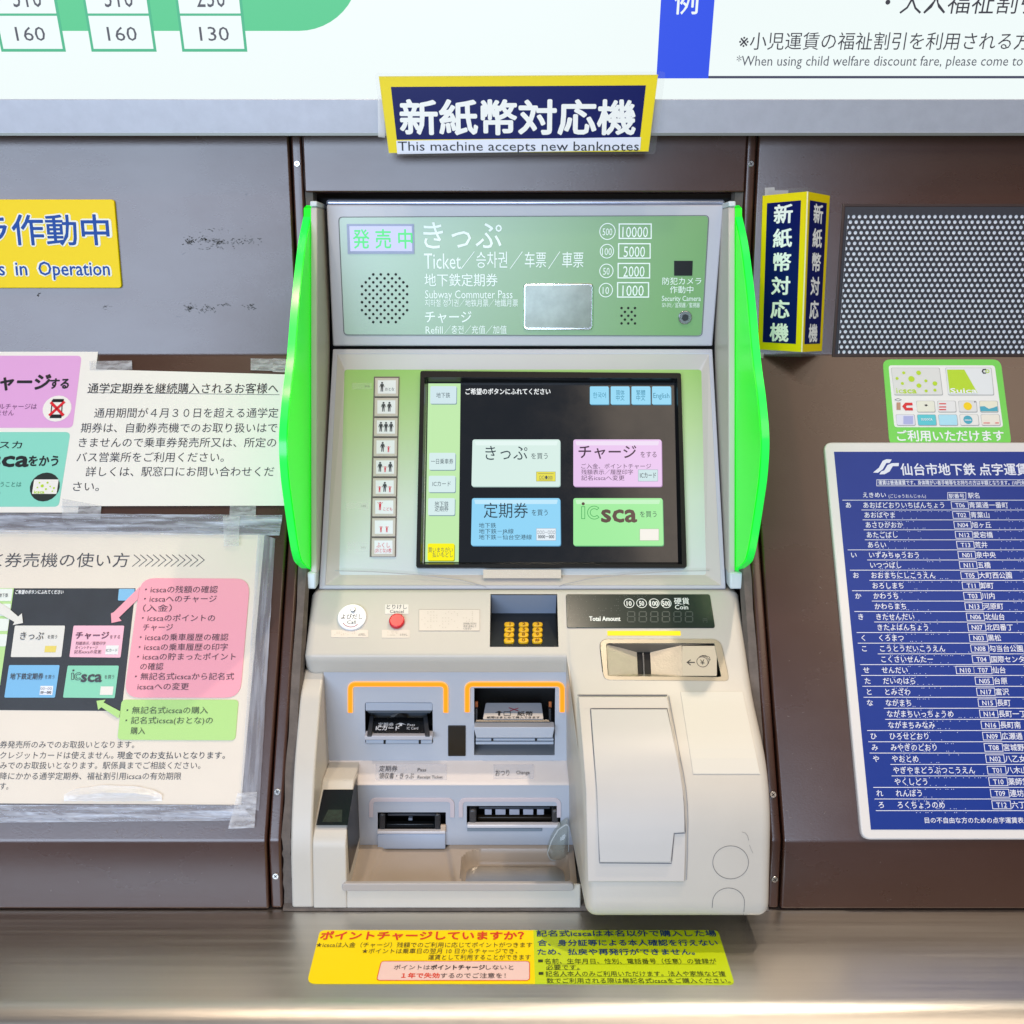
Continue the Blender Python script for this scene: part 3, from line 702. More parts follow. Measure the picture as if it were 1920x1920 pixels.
def loft(name, stations, m, parent, bev=0.):
    n = len(stations[0][1]); vs = []; fs = []
    for x, pr in stations: vs += [(x(p, i) if callable(x) else x, p[0], p[1]) for i, p in enumerate(pr)]
    S = len(stations)
    for s in range(S - 1):
        for i in range(n): j = (i + 1) % n; fs.append([s*n+i, (s+1)*n+i, (s+1)*n+j, s*n+j])
    fs.append(list(range(n))[::-1]); fs.append([(S-1)*n + i for i in range(n)])
    return mk(name, vs, fs, m, parent, bev, 3, ang=42)
yf = lobe_b.y
lobex = lambda p, i: .0760 - max(0, min(.010, (p[0] - yf) * .06))
lobexr = lambda p, i: XR - .0068 * max(0, min(1, (lobe_k1.z - p[1]) / (lobe_k1.z - lobe_b.z)))
def inset(pr, d, wt=lambda p: 1.):
    out = []
    for i, p in enumerate(pr):
        a = Vector(pr[max(0, i-1)]); b = Vector(pr[min(len(pr)-1, i+1)]); t = (b - a).normalized(); out.append((p[0] - t.y * d * wt(p), p[1] + t.x * d * wt(p)))
    return out
wlow = lambda p: max(0., min(1., (lip.z - .004 - p[1]) / .030))
RE = .011; SQ = [(RE * (1 - math.sin(R(a))), RE * (1 - math.cos(R(a)))) for a in (90, 67.5, 45, 22.5, 0)]
st_ = [(XL + .002 + a, inset(deckf, b)) for b, a in [(q[0], q[1]) for q in SQ][::-1]]
st_ = [(XL + .002 + RE * (1 - math.cos(R(a))), inset(deckf, RE * (1 - math.sin(R(a))))) for a in (0, 22.5, 45, 67.5, 90)]
st_ += [(.062, deckf)]
def xleft(o): return lambda p, i: lobex(p, i) + o
def xright(o): return lambda p, i: lobexr(p, i) - o
st_ += [(xleft(RE * (1 - math.cos(R(a)))), inset(lobef, RE * (1 - math.sin(R(a))), wlow)) for a in (0, 22.5, 45, 67.5, 90)]
st_ += [(xright(RE * (1 - math.cos(R(a)))), inset(lobef, RE * (1 - math.sin(R(a))))) for a in (90, 67.5, 45, 22.5, 0)]
body_top = loft('control_console', st_, CREAM, MC)
def cutbox(obj, prof, x0, x1):
    n = len(prof); vs = [(x0, p[0], p[1]) for p in prof] + [(x1, p[0], p[1]) for p in prof]
    fs = [list(range(n))[::-1], list(range(n, 2*n))] + [[i, (i+1) % n, n+(i+1) % n, n+i] for i in range(n)]
    me = bpy.data.meshes.new('cut'); me.from_pydata(vs, [], fs); bm = bmesh.new(); bm.from_mesh(me); bmesh.ops.recalc_face_normals(bm, faces=bm.faces); bm.to_mesh(me); bm.free()
    co = bpy.data.objects.new('cut', me); COL.objects.link(co)
    bms = [m for m in obj.modifiers if m.type == 'BEVEL']; prm = [(m.width, m.segments, m.angle_limit) for m in bms]
    for m in bms: obj.modifiers.remove(m)
    md = obj.modifiers.new('b', 'BOOLEAN'); md.operation = 'DIFFERENCE'; md.object = co; md.solver = 'EXACT'
    bpy.context.view_layer.update()
    nm = bpy.data.meshes.new_from_object(obj.evaluated_get(bpy.context.evaluated_depsgraph_get())); obj.modifiers.clear(); obj.data = nm
    for wd, sg, al in prm:
        b = obj.modifiers.new('bevel', 'BEVEL'); b.width = wd; b.segments = sg; b.limit_method = 'ANGLE'; b.angle_limit = al
    for p in nm.polygons: p.use_smooth = True
    nm.set_sharp_from_angle(angle=R(31))
    bpy.data.objects.remove(co); bpy.data.meshes.remove(me)
# bevel is baked before cutting so pocket edges stay crisp
def bake(o):
    bpy.context.view_layer.update(); nm = bpy.data.meshes.new_from_object(o.evaluated_get(bpy.context.evaluated_depsgraph_get())); o.modifiers.clear(); o.data = nm
bake(body_top)
kf = P_DK.row(1213); P_KP = Pl(kf, 74); kb = P_KP.row(1150); kt = P_DK.row(1114)
xk0 = P_DK.loc(919, 1165)[0]; xk1 = P_DK.loc(1046, 1165)[0]
cutbox(body_top, [d2(kf - P_DK.t * .0), d2(kb), d2(kt), d2(kt + P_DK.n * .02), d2(kf + P_DK.n * .02)], xk0, xk1)
xs0, _ = P_DK.loc(1137, 1238); xs1, _ = P_DK.loc(1353, 1238); cs0 = P_DK.row(1207); cs1 = P_DK.row(1271)
cutbox(body_top, [d2(cs1 + P_DK.n * .02), d2(cs1 - P_DK.n * .03), d2(cs0 - P_DK.n * .03), d2(cs0 + P_DK.n * .02)], xs0, xs1)
# keypad
e = .0008
kp = thing_ = None
kp = mk('keypad', [(xk0 + e, kf.y, kf.z + e), (xk1 - e, kf.y, kf.z + e), (xk1 - e, kb.y, kb.z + e), (xk0 + e, kb.y, kb.z + e), (xk0 + e, kf.y, kf.z - .001), (xk1 - e, kf.y, kf.z - .001)], [[0, 1, 2, 3], [0, 4, 5, 1]], mat('keypad_black', '#1c1e20', .35), MC)
mk('keypad_backwall', [(xk0 + e, kb.y - e, kb.z), (xk1 - e, kb.y - e, kb.z), (xk1 - e, kt.y - e, kt.z - e), (xk0 + e, kt.y - e, kt.z - e)], [[0, 1, 2, 3]], mat('keypad_wall_plastic', '#8e9cb0', .4), MC)
KEYC = mat('yellow_key', '#e8b414', .3); kt_ink = Ink(P_KP, .0039, mat('key_ink', '#7a4a08', .5), kp)
for r_, (yy, row) in enumerate(((1169, '123'), (1179, '456'), (1188.5, '789'), (1199, '*0#'))):
    for c_, chh in enumerate(row):
        xx = (955, 982, 1008)[c_] + (-.6 if r_ > 1 else 0)
        X, T = P_KP.loc(xx, yy, .004); prism('key', P_KP, roundpoly([(X-.0060, T-.0042), (X+.0060, T-.0042), (X+.0060, T+.0042), (X-.0060, T+.0042)], .0040, 4), 0, .0036, KEYC, kp, bev=.0009)
        kt_ink.L(chh, X, T, .0085, align=.5, bold=.01)
kt_ink.done()
# call and cancel buttons, labels
X, T = P_DK.loc(660, 1157, .002)
cb = prism('call_button', P_DK, ell(X, T, .0168, n=40), 0, .003, mat('call_white', '#e9eaec', .3), MC, bev=.001)
Ink(P_DK, .0033, INKK, cb).T('よびだし', 640, 680, 1156, 11, .0).T('Call', 651, 667, 1166, 9).done()
k = Ink(P_DK, .0033, mat('plum_ink', '#9c2a4c', .5), cb, 'smile_mark'); k.line([(643, 1168), (648, 1173), (656, 1175.5), (664, 1175), (671, 1170)], 1.2); k.done()
X2, T2 = P_DK.loc(662, 1144, .004); prism('button_knob', P_DK, ell(X2, T2, .0028, n=16), .003, .0065, mat('clear_knob', '#b8b8b4', .12, metal=.6), cb, bev=.001)
X, T = P_DK.loc(744, 1164, .003); cc = prism('cancel_button', P_DK, ell(X, T, .0090, n=32), 0, .005, mat('button_red', '#d4202e', .28), MC, bev=.0015, seg=3)
l1 = rect('button_label', P_DK, 722, 1133, 766, 1151, 0, .0006, mat('label_white', '#e2ddd4', .4), MC, r=.001)
Ink(P_DK, .0009, INKG, l1).T('とりけし', 725, 763, 1137.5, 10).T('Cancel', 731, 757, 1146, 8).done()
for (x0, ya, x1, yb, s) in ((621, 1181, 690, 1195, 'よびだし'), (716, 1181, 768, 1196, 'とりけし')):
    b = rect('braille_label', P_DK, x0, ya, x1, yb, 0, .0005, mat('label_beige', '#cfc6ba', .3), MC, r=.001)
    k = Ink(P_DK, .0008, INKG, b); k.T(s, x1 - 18, x1 - 4, (ya + yb) / 2 + 1.5, 5); k.done()
    k = Ink(P_DK, .0009, mat('braille_dot2', '#b4aa94', .35), b, 'braille'); braille(k, x0 + 6, ya + 3, x1 - 22, yb - 2, 5, 1, .5, .8); k.done()['kind'] = 'stuff'
b = rect('braille_label', P_DK, 785, 1142, 900, 1183, 0, .0005, mat('label_beige2', '#d2c9bd', .3), MC, r=.001)
stroke('label_border', P_DK, roundpoly(px2(P_DK, box4(785.5, 1142.5, 899.5, 1182.5), .0006), .001), .0005, .0005, .0007, mat('label_edge', '#b3aa9c', .5), b, closed=True)
k = Ink(P_DK, .0009, mat('braille_dot3', '#bfb5a6', .35), b, 'braille'); braille(k, 790, 1146, 890, 1180, 9, 3, .45, 1.0); k.done()['kind'] = 'stuff'
Ink(P_DK, .0009, INKG, b).T('おかねを いれてから', 869, 893, 1169, 4.5).T('ボタンをおして', 869, 893, 1174, 4.5).T('ください', 869, 884, 1178.5, 4.5).done()
# amount display
ad = quad('amount_display', P_DK, [(1061, 1114), (1331, 1114), (1341, 1177), (1063, 1177)], 0, .0012, mat('dark_green_window', '#1d2b26', .2), MC, r=.003, bev=.0004)
k = Ink(P_DK, .0015, mat('display_white', '#e8ece8', .4), ad)
for cx, s in ((1179.5, '10'), (1203, '50'), (1226.5, '100'), (1249, '500')): k.ring(cx, 1131, 9.3, 1.2, 1.0); wd = 4.5 if len(s) == 2 else 7.2; k.T(s, cx - wd, cx + wd, 1131, 12.5, .02)
k.T('硬貨', 1264, 1292, 1127, 13.5, .01); k.T('Coin', 1265.5, 1290, 1138, 11.5, .01); k.T('Total Amount', 1105, 1163, 1159.5, 12, .025); k.done()
k = Ink(P_DK, .0015, mat('segment_grey', '#3a4744', .4), ad, 'digit_segments')
for i in range(6):
    x0 = 1177.5 + i * 21.7
    for a, bb in (((0, 0), (12, 0)), ((0, 9), (12, 9)), ((0, 19), (12, 19)), ((-.5, 1), (-.8, 8)), ((12.5, 1), (12.6, 8)), ((-.8, 10), (-1, 18)), ((12.7, 10), (12.9, 18))):
        k.line([(x0 + a[0], 1147 + a[1]), (x0 + bb[0], 1147 + bb[1])], 2.0)
k.T('円', 1318, 1326, 1163, 9); k.done()
k = Ink(P_DK, .0016, mat('braille_dark', '#55605e', .3), ad, 'braille'); braille(k, 1066, 1117, 1165, 1168, 15, 3, .3, .7); braille(k, 1168, 1116, 1215, 1122, 8, 1, .3, .7); k.done()['kind'] = 'stuff'
stroke('coin_light', P_DK, px2(P_DK, [(1139, 1187), (1276, 1187)], .001), .0054, 0, .001, glow('yellow_light', '#ffe21c', 1.25), MC)
# coin inlet
ci = roundpoly(px2(P_DK, [(1124, 1199), (1350, 1199), (1368, 1278), (1132, 1276)], .001), [.009, .012, .006, .008], 5)
ch_ = roundpoly(px2(P_DK, [(1137, 1207), (1339, 1207), (1352, 1270), (1140, 1268)], .001), .002, 5)
BR = mat('champagne_metal', '#b3ad9e', .34, metal=.75, var=.06, vscale=30)
cin = prism('coin_inlet', P_DK, [ci, ch_], 0, .0022, BR, MC, bev=.0009)
stroke('inlet_joint', P_DK, ci, .0010, 0, .0006, VOID, cin, closed=True)
def dkw(px, py, h): return P_DK.hit(px, py, h)
BR2 = mat('brushed_gold', '#bbb3a2', .4, metal=.4, bump=.4, bscale=500, var=.06, vscale=80)
fr = [dkw(1137, 1208, .0), dkw(1194, 1222, -.010), dkw(1196, 1265, -.010), dkw(1141, 1268, .0)]
mk('inlet_ramp', fr, [[0, 1, 2, 3]], BR2, cin)
mk('inlet_ramp', [dkw(1219, 1222, -.010), dkw(1278, 1210, .0), dkw(1282, 1269, .0), dkw(1221, 1265, -.010)], [[0, 1, 2, 3]], BR2, cin)
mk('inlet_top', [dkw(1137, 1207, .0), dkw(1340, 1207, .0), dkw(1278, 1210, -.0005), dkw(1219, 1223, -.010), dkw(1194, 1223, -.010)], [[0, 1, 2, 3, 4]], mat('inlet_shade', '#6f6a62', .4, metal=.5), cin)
mk('inlet_base', [dkw(1140, 1270, .0005), dkw(1196, 1264, -.0098), dkw(1221, 1264, -.0098), dkw(1283, 1268, .0), dkw(1352, 1271, .0)], [[0, 1, 2, 3, 4]], BR, cin)
rect('inlet_plate', P_DK, 1279, 1211, 1344, 1267, -.002, .0006, mat('inlet_sticker', '#d9c9ae', .35), cin, r=.0015)
mk('coin_slot', [dkw(1192, 1219, -.012), dkw(1222, 1219, -.012), dkw(1224, 1268, -.012), dkw(1194, 1268, -.012)], [[0, 1, 2, 3]], VOID, cin)
mk('slot_divider', [dkw(1204.5, 1224, -.0095), dkw(1207, 1224, -.0095), dkw(1209, 1264, -.0095), dkw(1206.5, 1264, -.0095)], [[0, 1, 2, 3]], mat('chrome', '#e9eef0', .12, metal=1.), cin)
k = Ink(P_DK, .0009, mat('inlet_ink', '#4c4640', .5), cin, 'coin_symbol')
k.line([(1289, 1242), (1303, 1242)], 2.0); k.line([(1295, 1237), (1288.5, 1242), (1295, 1247)], 1.8); k.ring(1317, 1241, 10.5, 1.1, .98); k.line([(1311, 1231.5), (1316, 1229.5), (1324, 1231), (1330, 1237), (1328, 1245)], 1.1); k.line([(1316, 1229), (1322, 1228.8), (1330, 1232), (1332, 1238)], 1.0)
k.T('¥', 1313, 1321, 1241, 13); k.done()

# lobe profile helper: walk the rounded front
lobe_front = [Vector((0, p[0], p[1])) for p in lobef[1:-1]]
def lhit(px, py, h):
    r = ray(px, py); best = None
    for a, b in zip(lobe_front[:-1], lobe_front[1:]):
        t = (b - a); L = t.length
        if L < 1e-7: continue
        t /= L; n = Vector((0, -t.z, t.y)); n = n if n.y < 0 or (n.y == 0 and n.z > 0) else -n
        if n.z < -.9: continue
        o = a + n * h; k = (o - EYE).dot(n) / r.dot(n); q = EYE + r * k; s = (q - o).dot(t)
        if -L * .02 - .0006 <= s <= L * 1.02 + .0006 and k > 0 and (best is None or k < best[0]): best = (k, q)
    if best is None:
        a, b = lobe_front[-2], lobe_front[-1]; n = Vector((0, -1, .12)).normalized(); k = (lobe_b + n * h - EYE).dot(n) / r.dot(n); return EYE + r * k
    return best[1]
def lplate(name, edges, h, m, parent, th=.004, bev=0., NX=2):
    """edges: rows of (row, xleft, xright) following the rounded front"""
    vs = []; fs = []; C = NX + 1
    for (row, xa, xb_) in edges:
        for i in range(C): vs.append(lhit(xa + (xb_ - xa) * i / NX, row, h))
    n = len(edges)
    for j in range(n - 1):
        for i in range(NX): a = j*C + i; fs.append([a, a+1, a+C+1, a+C])
    rimi = [i for i in range(C)] + [j*C + NX for j in range(1, n)] + [(n-1)*C + i for i in range(NX - 1, -1, -1)] + [j*C for j in range(n - 2, 0, -1)]
    o = len(vs)
    for i in rimi:
        p = vs[i]; vs.append(p + Vector((0, th * .9, -th * .4)))
    for a in range(len(rimi)): b = (a + 1) % len(rimi); fs.append([rimi[a], rimi[b], o + b, o + a])
    return mk(name, vs, fs, m, parent, bev, 2, ang=50)
def span(rows, xl, xr):
    def f(tab, y):
        for (a, b) in zip(tab[:-1], tab[1:]):
            if a[0] <= y <= b[0]: return a[1] + (b[1] - a[1]) * (y - a[0]) / (b[0] - a[0])
        return tab[-1][1] if y > tab[-1][0] else tab[0][1]
    return [(y, f(xl, y), f(xr, y)) for y in rows]
LCR = mat('cream_plastic_cover', '#c8c3bb', .40, var=.03, vscale=6, bump=.08, bscale=1800)
rows = [1306] + list(range(1320, 1655, 10)) + [1654]
lplate('groove_cover', span(rows, [(1306, 1084), (1380, 1090), (1480, 1098), (1654, 1102)], [(1306, 1252), (1380, 1265), (1420, 1273.5), (1450, 1279), (1480, 1283.5), (1510, 1286), (1540, 1287), (1600, 1286), (1654, 1284)]), .0032, LCR, MC, .004, bev=.0012)
dark = mat('groove_shadow', '#5c5d68', .6)
rows = [1330] + list(range(1340, 1560, 10)) + [1561, 1562.5] + list(range(1570, 1616, 8)) + [1617]
fl = lplate('cover_flap', span(rows, [(1330, 1108), (1400, 1113), (1480, 1119), (1562, 1122), (1617, 1125)], [(1330, 1251), (1380, 1262), (1420, 1270.5), (1450, 1276), (1480, 1280.5), (1510, 1283), (1540, 1284), (1561, 1284), (1562.5, 1264), (1617, 1258)]), .0062, mat('flap_cream', '#c3c1bc', .38, var=.02, bump=.06, bscale=1800), MC, .003, bev=.0007)
lplate('flap_recess', [(1311, 1090, 1251), (1316, 1090, 1252), (1324, 1091, 1254), (1328, 1092, 1255)], .0034, mat('recess_cream', '#c8c2ba', .4), MC, .002)
for (pts, wpx) in (([(1107, 1329), (1112, 1400), (1119, 1480), (1122, 1560), (1124, 1618), (1259, 1619), (1264, 1563), (1285, 1562)], 1.4), ([(1107, 1328.5), (1251, 1328.5), (1261, 1380), (1273, 1440), (1282, 1500), (1285, 1561)], 1.6)):
    vs = []; fs = []; dense = []
    for a, b in zip(pts[:-1], pts[1:]):
        m_ = max(2, int(abs(b[1] - a[1]) / 8) + 1)
        for i in range(m_): dense.append((a[0] + (b[0]-a[0]) * i / m_, a[1] + (b[1]-a[1]) * i / m_))
    dense.append(pts[-1])
    for i, p in enumerate(dense):
        q = dense[min(i+1, len(dense)-1)]; r_ = dense[max(i-1, 0)]; d = Vector((q[0]-r_[0], q[1]-r_[1])).normalized(); nn = Vector((-d.y, d.x)) * wpx / 2
        vs += [lhit(p[0] + nn.x, p[1] + nn.y, .0036), lhit(p[0] - nn.x, p[1] - nn.y, .0036)]
    for i in range(len(dense) - 1): fs.append([2*i, 2*i+1, 2*i+3, 2*i+2])
    mk('cover_groove', vs, fs, dark, MC)
lline_later = 1
rows = [1297] + list(range(1305, 1450, 9)) + [1451]
lplate('blank_label', span(rows, [(1297, 1276), (1451, 1300)], [(1297, 1392), (1451, 1425)]), .0009, mat('blank_label', '#d6d2c6', .5, spec=.2), MC, .0008)
def lline(name, pts, wpx, m, h=.0005):
    vs = []; fs = []
    for i, p in enumerate(pts):
        q = pts[min(i+1, len(pts)-1)]; r_ = pts[max(i-1, 0)]; d = Vector((q[0]-r_[0], q[1]-r_[1])).normalized(); nn = Vector((-d.y, d.x)) * wpx / 2
        vs += [lhit(p[0] + nn.x, p[1] + nn.y, h), lhit(p[0] - nn.x, p[1] - nn.y, h)]
    for i in range(len(pts) - 1): fs.append([2*i, 2*i+1, 2*i+3, 2*i+2])
    return mk(name, vs, fs, m, MC)
thin = mat('thin_joint', '#6d6c6c', .6)
lline('cover_joint', [(1083, 1303.5), (1120, 1303.5), (1180, 1303.5), (1251, 1303.5)], 2.2, dark, .0012)
lline('cover_joint', [(1254, 1304), (1266, 1368), (1276, 1422), (1282, 1452), (1286.5, 1481), (1289, 1510), (1290, 1542), (1289, 1600), (1287, 1650)], 1.4, mat('soft_joint', '#8d8c90', .6), .0012)
lline('round_cover_joint', [(1370 + 33.5 * math.cos(R(a)), 1617 + 31 * math.sin(R(a))) for a in range(0, 361, 10)], 1.0, thin)
lline('arch_cover_joint', [(1333, 1716), (1335.5, 1700), (1336, 1692)] + [(1366 - 30 * math.cos(R(a)), 1692 - 27 * math.sin(R(a))) for a in range(10, 171, 10)] + [(1396, 1692), (1395, 1708), (1394, 1716)], 1.0, thin)
lline('scratch_mark', [(1391, 1560), (1398, 1562), (1402, 1568), (1404, 1576)], .6, thin)
lline('scratch_mark', [(1405, 1584), (1409, 1594), (1412, 1600)], .4, thin)

# ---- left cheek of the body and bottom front
side = [(1.30, P_DK.row(1250).z - .0), d2(yz(1256, 1.182)), d2(yz(1302, 1.160)), d2(yz(1440, 1.126)), d2(yz(1575, 1.108)), d2(yz(1703, 1.117)), (1.30, yz(1703, 1.117).z)]
sidef = fil(side, [0, .006, .01, .02, .03, .004, 0], 5)
chk = loft('left_body_side', [(XL, sidef), (-.2165, sidef)], CREAM, MC, bev=.006)
fy = yz(1655, 1.1185); fz2 = yz(1703, 1.117)
frontp = [(fy.y + .004, fy.z - .003), d2(yz(1657, 1.1165)), d2(yz(1703, 1.1172)), (fy.y + .004, fz2.z)]
quadbox('lower_front', frontp, -.1805, .075, CREAM, MC, bev=.0015)
# recess: band, back panel with openings, ledge, lower panel
xr0 = -.2168; xr1 = .0725
def band(name, pa, pb, m, x0=xr0, x1=xr1, off=0.): return mk(name, [(x0, pa.y, pa.z), (x1, pa.y, pa.z), (x1, pb.y, pb.z), (x0, pb.y, pb.z)], [[0, 1, 2, 3]], m, MC)
tB0 = P_B1.loc(960, 1258)[1]; tB1 = P_B1.loc(960, 1426)[1]
hole_card = px2(P_B1, [(684, 1317), (811, 1317), (812, 1395), (685, 1395)]); hole_bill = px2(P_B1, [(889, 1290), (1041, 1290), (1040, 1416), (889, 1416)])
prism('recess_back', P_B1, [[(xr0, tB0), (xr1, tB0), (xr1, tB1), (xr0, tB1)], roundpoly(hole_card, .003), hole_bill], -.003, 0, BLUEG, MC)
tL0 = P_LG.loc(960, 1426)[1]; tL1 = P_LG.loc(960, 1467)[1]
b2t = P_B2.loc(960, 1471)[1]; b2b = P_B2.loc(960, 1584)[1]
lp_ = [d2(P_LG.w(0, tL0 + .006)), d2(P_LG.w(0, tL1)), d2(P_B2.w(0, b2t - .001, .0015)), d2(P_B2.w(0, b2t - .001, -.02))]
lpf = fil(lp_ , [0, .007, .006, 0], 5); 
ldg = quadbox('label_ledge', lpf, xr0, xr1, mat('ledge_plastic', '#d2ccc9', .36, var=.03, vscale=8), MC)
for p in ldg.data.polygons: p.use_smooth = True
ldg.data.set_sharp_from_angle(angle=R(31))
h_t = px2(P_B2, [(708, 1523), (836, 1523), (836, 1560), (708, 1560)]); h_r = px2(P_B2, [(875, 1511), (1051, 1511), (1051, 1547), (875, 1547)])
prism('recess_lower_back', P_B2, [[(xr0, b2t), (xr1, b2t), (xr1, b2b), (xr0, b2b)], roundpoly(h_t, .001), roundpoly(h_r, .001)], -.003, 0, BLUEG, MC)
# ledge labels
rect('clear_label', P_LG, 704, 1432, 838, 1462, 0, .0006, clear('clear_label2', '#dfe0e6', .35, .25), MC, r=.001)
rect('clear_label', P_LG, 925, 1433, 1001, 1460, 0, .0006, MATS['clear_label2'], MC, r=.001)
Ink(P_LG, .0010, INKG, MC).T('定期券', 711, 745, 1441, 12, .006).T('領収書・きっぷ', 711, 776, 1454.5, 12, .006).T('Pass', 783, 799, 1443, 9).T('Receipt Ticket', 783, 830, 1456.5, 8).T('おつり', 929, 955, 1449, 13).T('Change', 968, 993, 1448, 9.5).done()
# light brackets
def bracket(pl, x0, x1, ya, yb, lit, wpx=10):
    k = pl.loc(x0 + 1, ya, 0)[0] - pl.loc(x0, ya, 0)[0]; hw = wpx / 2
    pts = px2(pl, [(x0 + hw, yb), (x0 + hw, ya + hw), (x1 - hw, ya + hw), (x1 - hw, yb)], 0); pts = [pts[0]] + roundpoly(pts, [0, .007, .007, 0], 6)[1:-1] + [pts[-1]]
    if lit:
        b = stroke('light_bracket', pl, pts, wpx * k, 0, .0016, AMBER_R, MC); stroke('bracket_core', pl, pts, (wpx - 3.2) * k, .0016, .0021, AMBER, b)
        b['label'] = 'glowing amber bracket'
    else:
        b = stroke('light_bracket', pl, pts, wpx * k, 0, .0012, mat('unlit_bracket', '#cfc4c8', .3), MC, bev=.0003); b['label'] = 'unlit pale bracket'
bracket(P_B1, 652, 841, 1277, 1335, True); bracket(P_B1, 871, 1059, 1277, 1334, True)
bracket(P_B2, 692, 852, 1495, 1532, False, 8); bracket(P_B2, 860, 1052, 1495, 1532, False, 8)
# card inlet
cav = cavity('card_inlet', P_B1, 684, 1317, 812, 1395, .045, VOID, MC)
rect('inlet_hood', P_B1, 685, 1318, 811, 1333, -.004, -.0005, mat('hood_plastic', '#a9b3c2', .35), cav, bev=.001)
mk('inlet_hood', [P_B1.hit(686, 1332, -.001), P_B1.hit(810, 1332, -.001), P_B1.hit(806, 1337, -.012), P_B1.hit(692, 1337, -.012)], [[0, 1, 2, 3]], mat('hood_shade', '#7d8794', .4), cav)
P_CI = Pl(P_B1.hit(960, 1381, .010), 62)
quad('inlet_tray', P_CI, [(700, 1345), (794, 1345), (800, 1377), (692, 1377)], -.003, 0, mat('inlet_black', '#101113', .22), cav, bev=.0006)
for x0, x1 in ((688, 697), (797, 806)):
    prism('inlet_guide', P_CI, px2(P_CI, [(x0 + 5 if x0 < 700 else x0 - 4, 1341), (x1 + 4 if x0 < 700 else x1 - 4, 1341), (x1, 1380), (x0, 1380)], .003), -.004, .003, DGREY, cav, bev=.0008)
mk('inlet_rear', [P_B1.hit(695, 1337, -.022), P_B1.hit(801, 1337, -.022), P_B1.hit(801, 1350, -.022), P_B1.hit(695, 1350, -.022)], [[0, 1, 2, 3]], mat('rear_plastic', '#39424c', .3), cav)
mk('inlet_notch', [P_B1.hit(733, 1341, -.018), P_B1.hit(749, 1336, -.016), P_B1.hit(764, 1341, -.018), P_B1.hit(764, 1349, -.016), P_B1.hit(733, 1349, -.016)], [[0, 1, 2, 3, 4]], BLACK, cav)
Ink(P_CI, .0004, mat('inlet_white', '#d6d8dc', .4), cav).T('定期券', 709, 738, 1358.5, 8, .005).T('ICカード', 705, 749, 1365, 10, .03).T('Pass', 764, 778, 1358.5, 6).T('IC Card', 763, 784, 1365, 7).poly([(741, 1359), (749, 1355.5), (753, 1355.5), (762, 1359), (754, 1357.5), (754, 1361), (749, 1361), (749, 1357.5)]).done()
prism('inlet_lip', P_B1, roundpoly(px2(P_B1, [(683, 1380), (811, 1380), (811, 1387.5), (684, 1387.5)], .012), .001), 0, .012, DOOR, cav, bev=.0014)
rect('inlet_base', P_B1, 686, 1388, 810, 1395, -.002, .0035, mat('inlet_base', '#aeb9c8', .38), cav, bev=.001)
for x in (721, 787): rect('base_notch', P_B1, x - 2, 1388, x + 2, 1395, .0036, .0040, VOID, cav)
rect('sensor_window', P_B1, 840, 1361, 873, 1418, 0, .0014, BLACK, MC, r=.0012, bev=.0004)
# banknote inlet
cav = cavity('banknote_inlet', P_B1, 889, 1290, 1041, 1416, .06, VOID, MC)
P_BI = Pl(P_B1.hit(960, 1350, -.002), 50)
pl_ = quad('instruction_plate', P_BI, [(911, 1318), (1015, 1318), (1019, 1349), (905, 1349)], -.002, 0, mat('plate_grey', '#8b8f96', .4), cav, r=.002)
Ink(P_BI, .0003, mat('plate_cream', '#d9cbbb', .4), pl_, 'pale_half').poly([(908, 1337.5), (1017.5, 1337.5), (1018.6, 1348), (905.8, 1348)], .001).done()
Ink(P_BI, .0007, INKK, pl_).T('紙幣', 970, 999, 1338, 9, .02).T('紙幣はまとめて挿入できます', 913, 1012, 1345.2, 4.5, .02).poly([(928, 1336), (935.5, 1333), (943, 1336), (938, 1336), (938, 1342), (934, 1342), (934, 1336)]).line(box4(945, 1334.5, 957, 1341.5), 1., True).done()
Ink(P_BI, .0007, mat('plate_red', '#8c1c34', .5), pl_, 'red_cross').line([(954, 1327), (972, 1333)], 1.3).line([(972, 1327.5), (956, 1333)], 1.3).done()
quad('inlet_edge', P_BI, [(893, 1349.5), (1028, 1349.5), (1031, 1353), (892, 1353)], -.006, -.001, mat('edge_metal', '#80796f', .35, metal=.5), cav)
for x in (891, 1029): prism('inlet_guide', P_B1, px2(P_B1, box4(x, 1330, x + 4.5, 1352), -.004), -.02, -.004, DGREY, cav, bev=.0006); prism('guide_lamp', P_B1, px2(P_B1, box4(x, 1316, x + 5, 1327), -.010), -.012, -.010, mat('amber_reflector', '#b8683a', .3), cav)
rect('inlet_roller', P_B1, 896, 1355, 1031, 1361, -.012, -.004, mat('roller_blue', '#3a4756', .3), cav, bev=.001)
lipp = roundpoly(px2(P_B1, [(888, 1363), (1040, 1363), (1036, 1383), (893, 1383)], .008), .0015)
prism('inlet_lip', P_B1, lipp, -.004, .009, mat('lip_grey', '#b6bdc8', .36), cav, bev=.004, seg=3)
for (ya, yb, hh2) in ((1385, 1389, .003), (1391, 1396, .0015)): rect('inlet_step', P_B1, 892, ya, 1038, yb, -.006, hh2, MATS['inlet_base'], cav, bev=.0005)
for x in (923, 1005): rect('base_notch', P_B1, x - 2, 1385, x + 2, 1389.5, .0031, .0035, VOID, cav)
mk('inlet_floor', [P_B1.hit(890, 1396, -.02), P_B1.hit(1040, 1396, -.02), P_B1.hit(1040, 1415.5, 0), P_B1.hit(890, 1415.5, 0)], [[0, 1, 2, 3]], mat('floor_grey', '#8a9098', .4), cav)
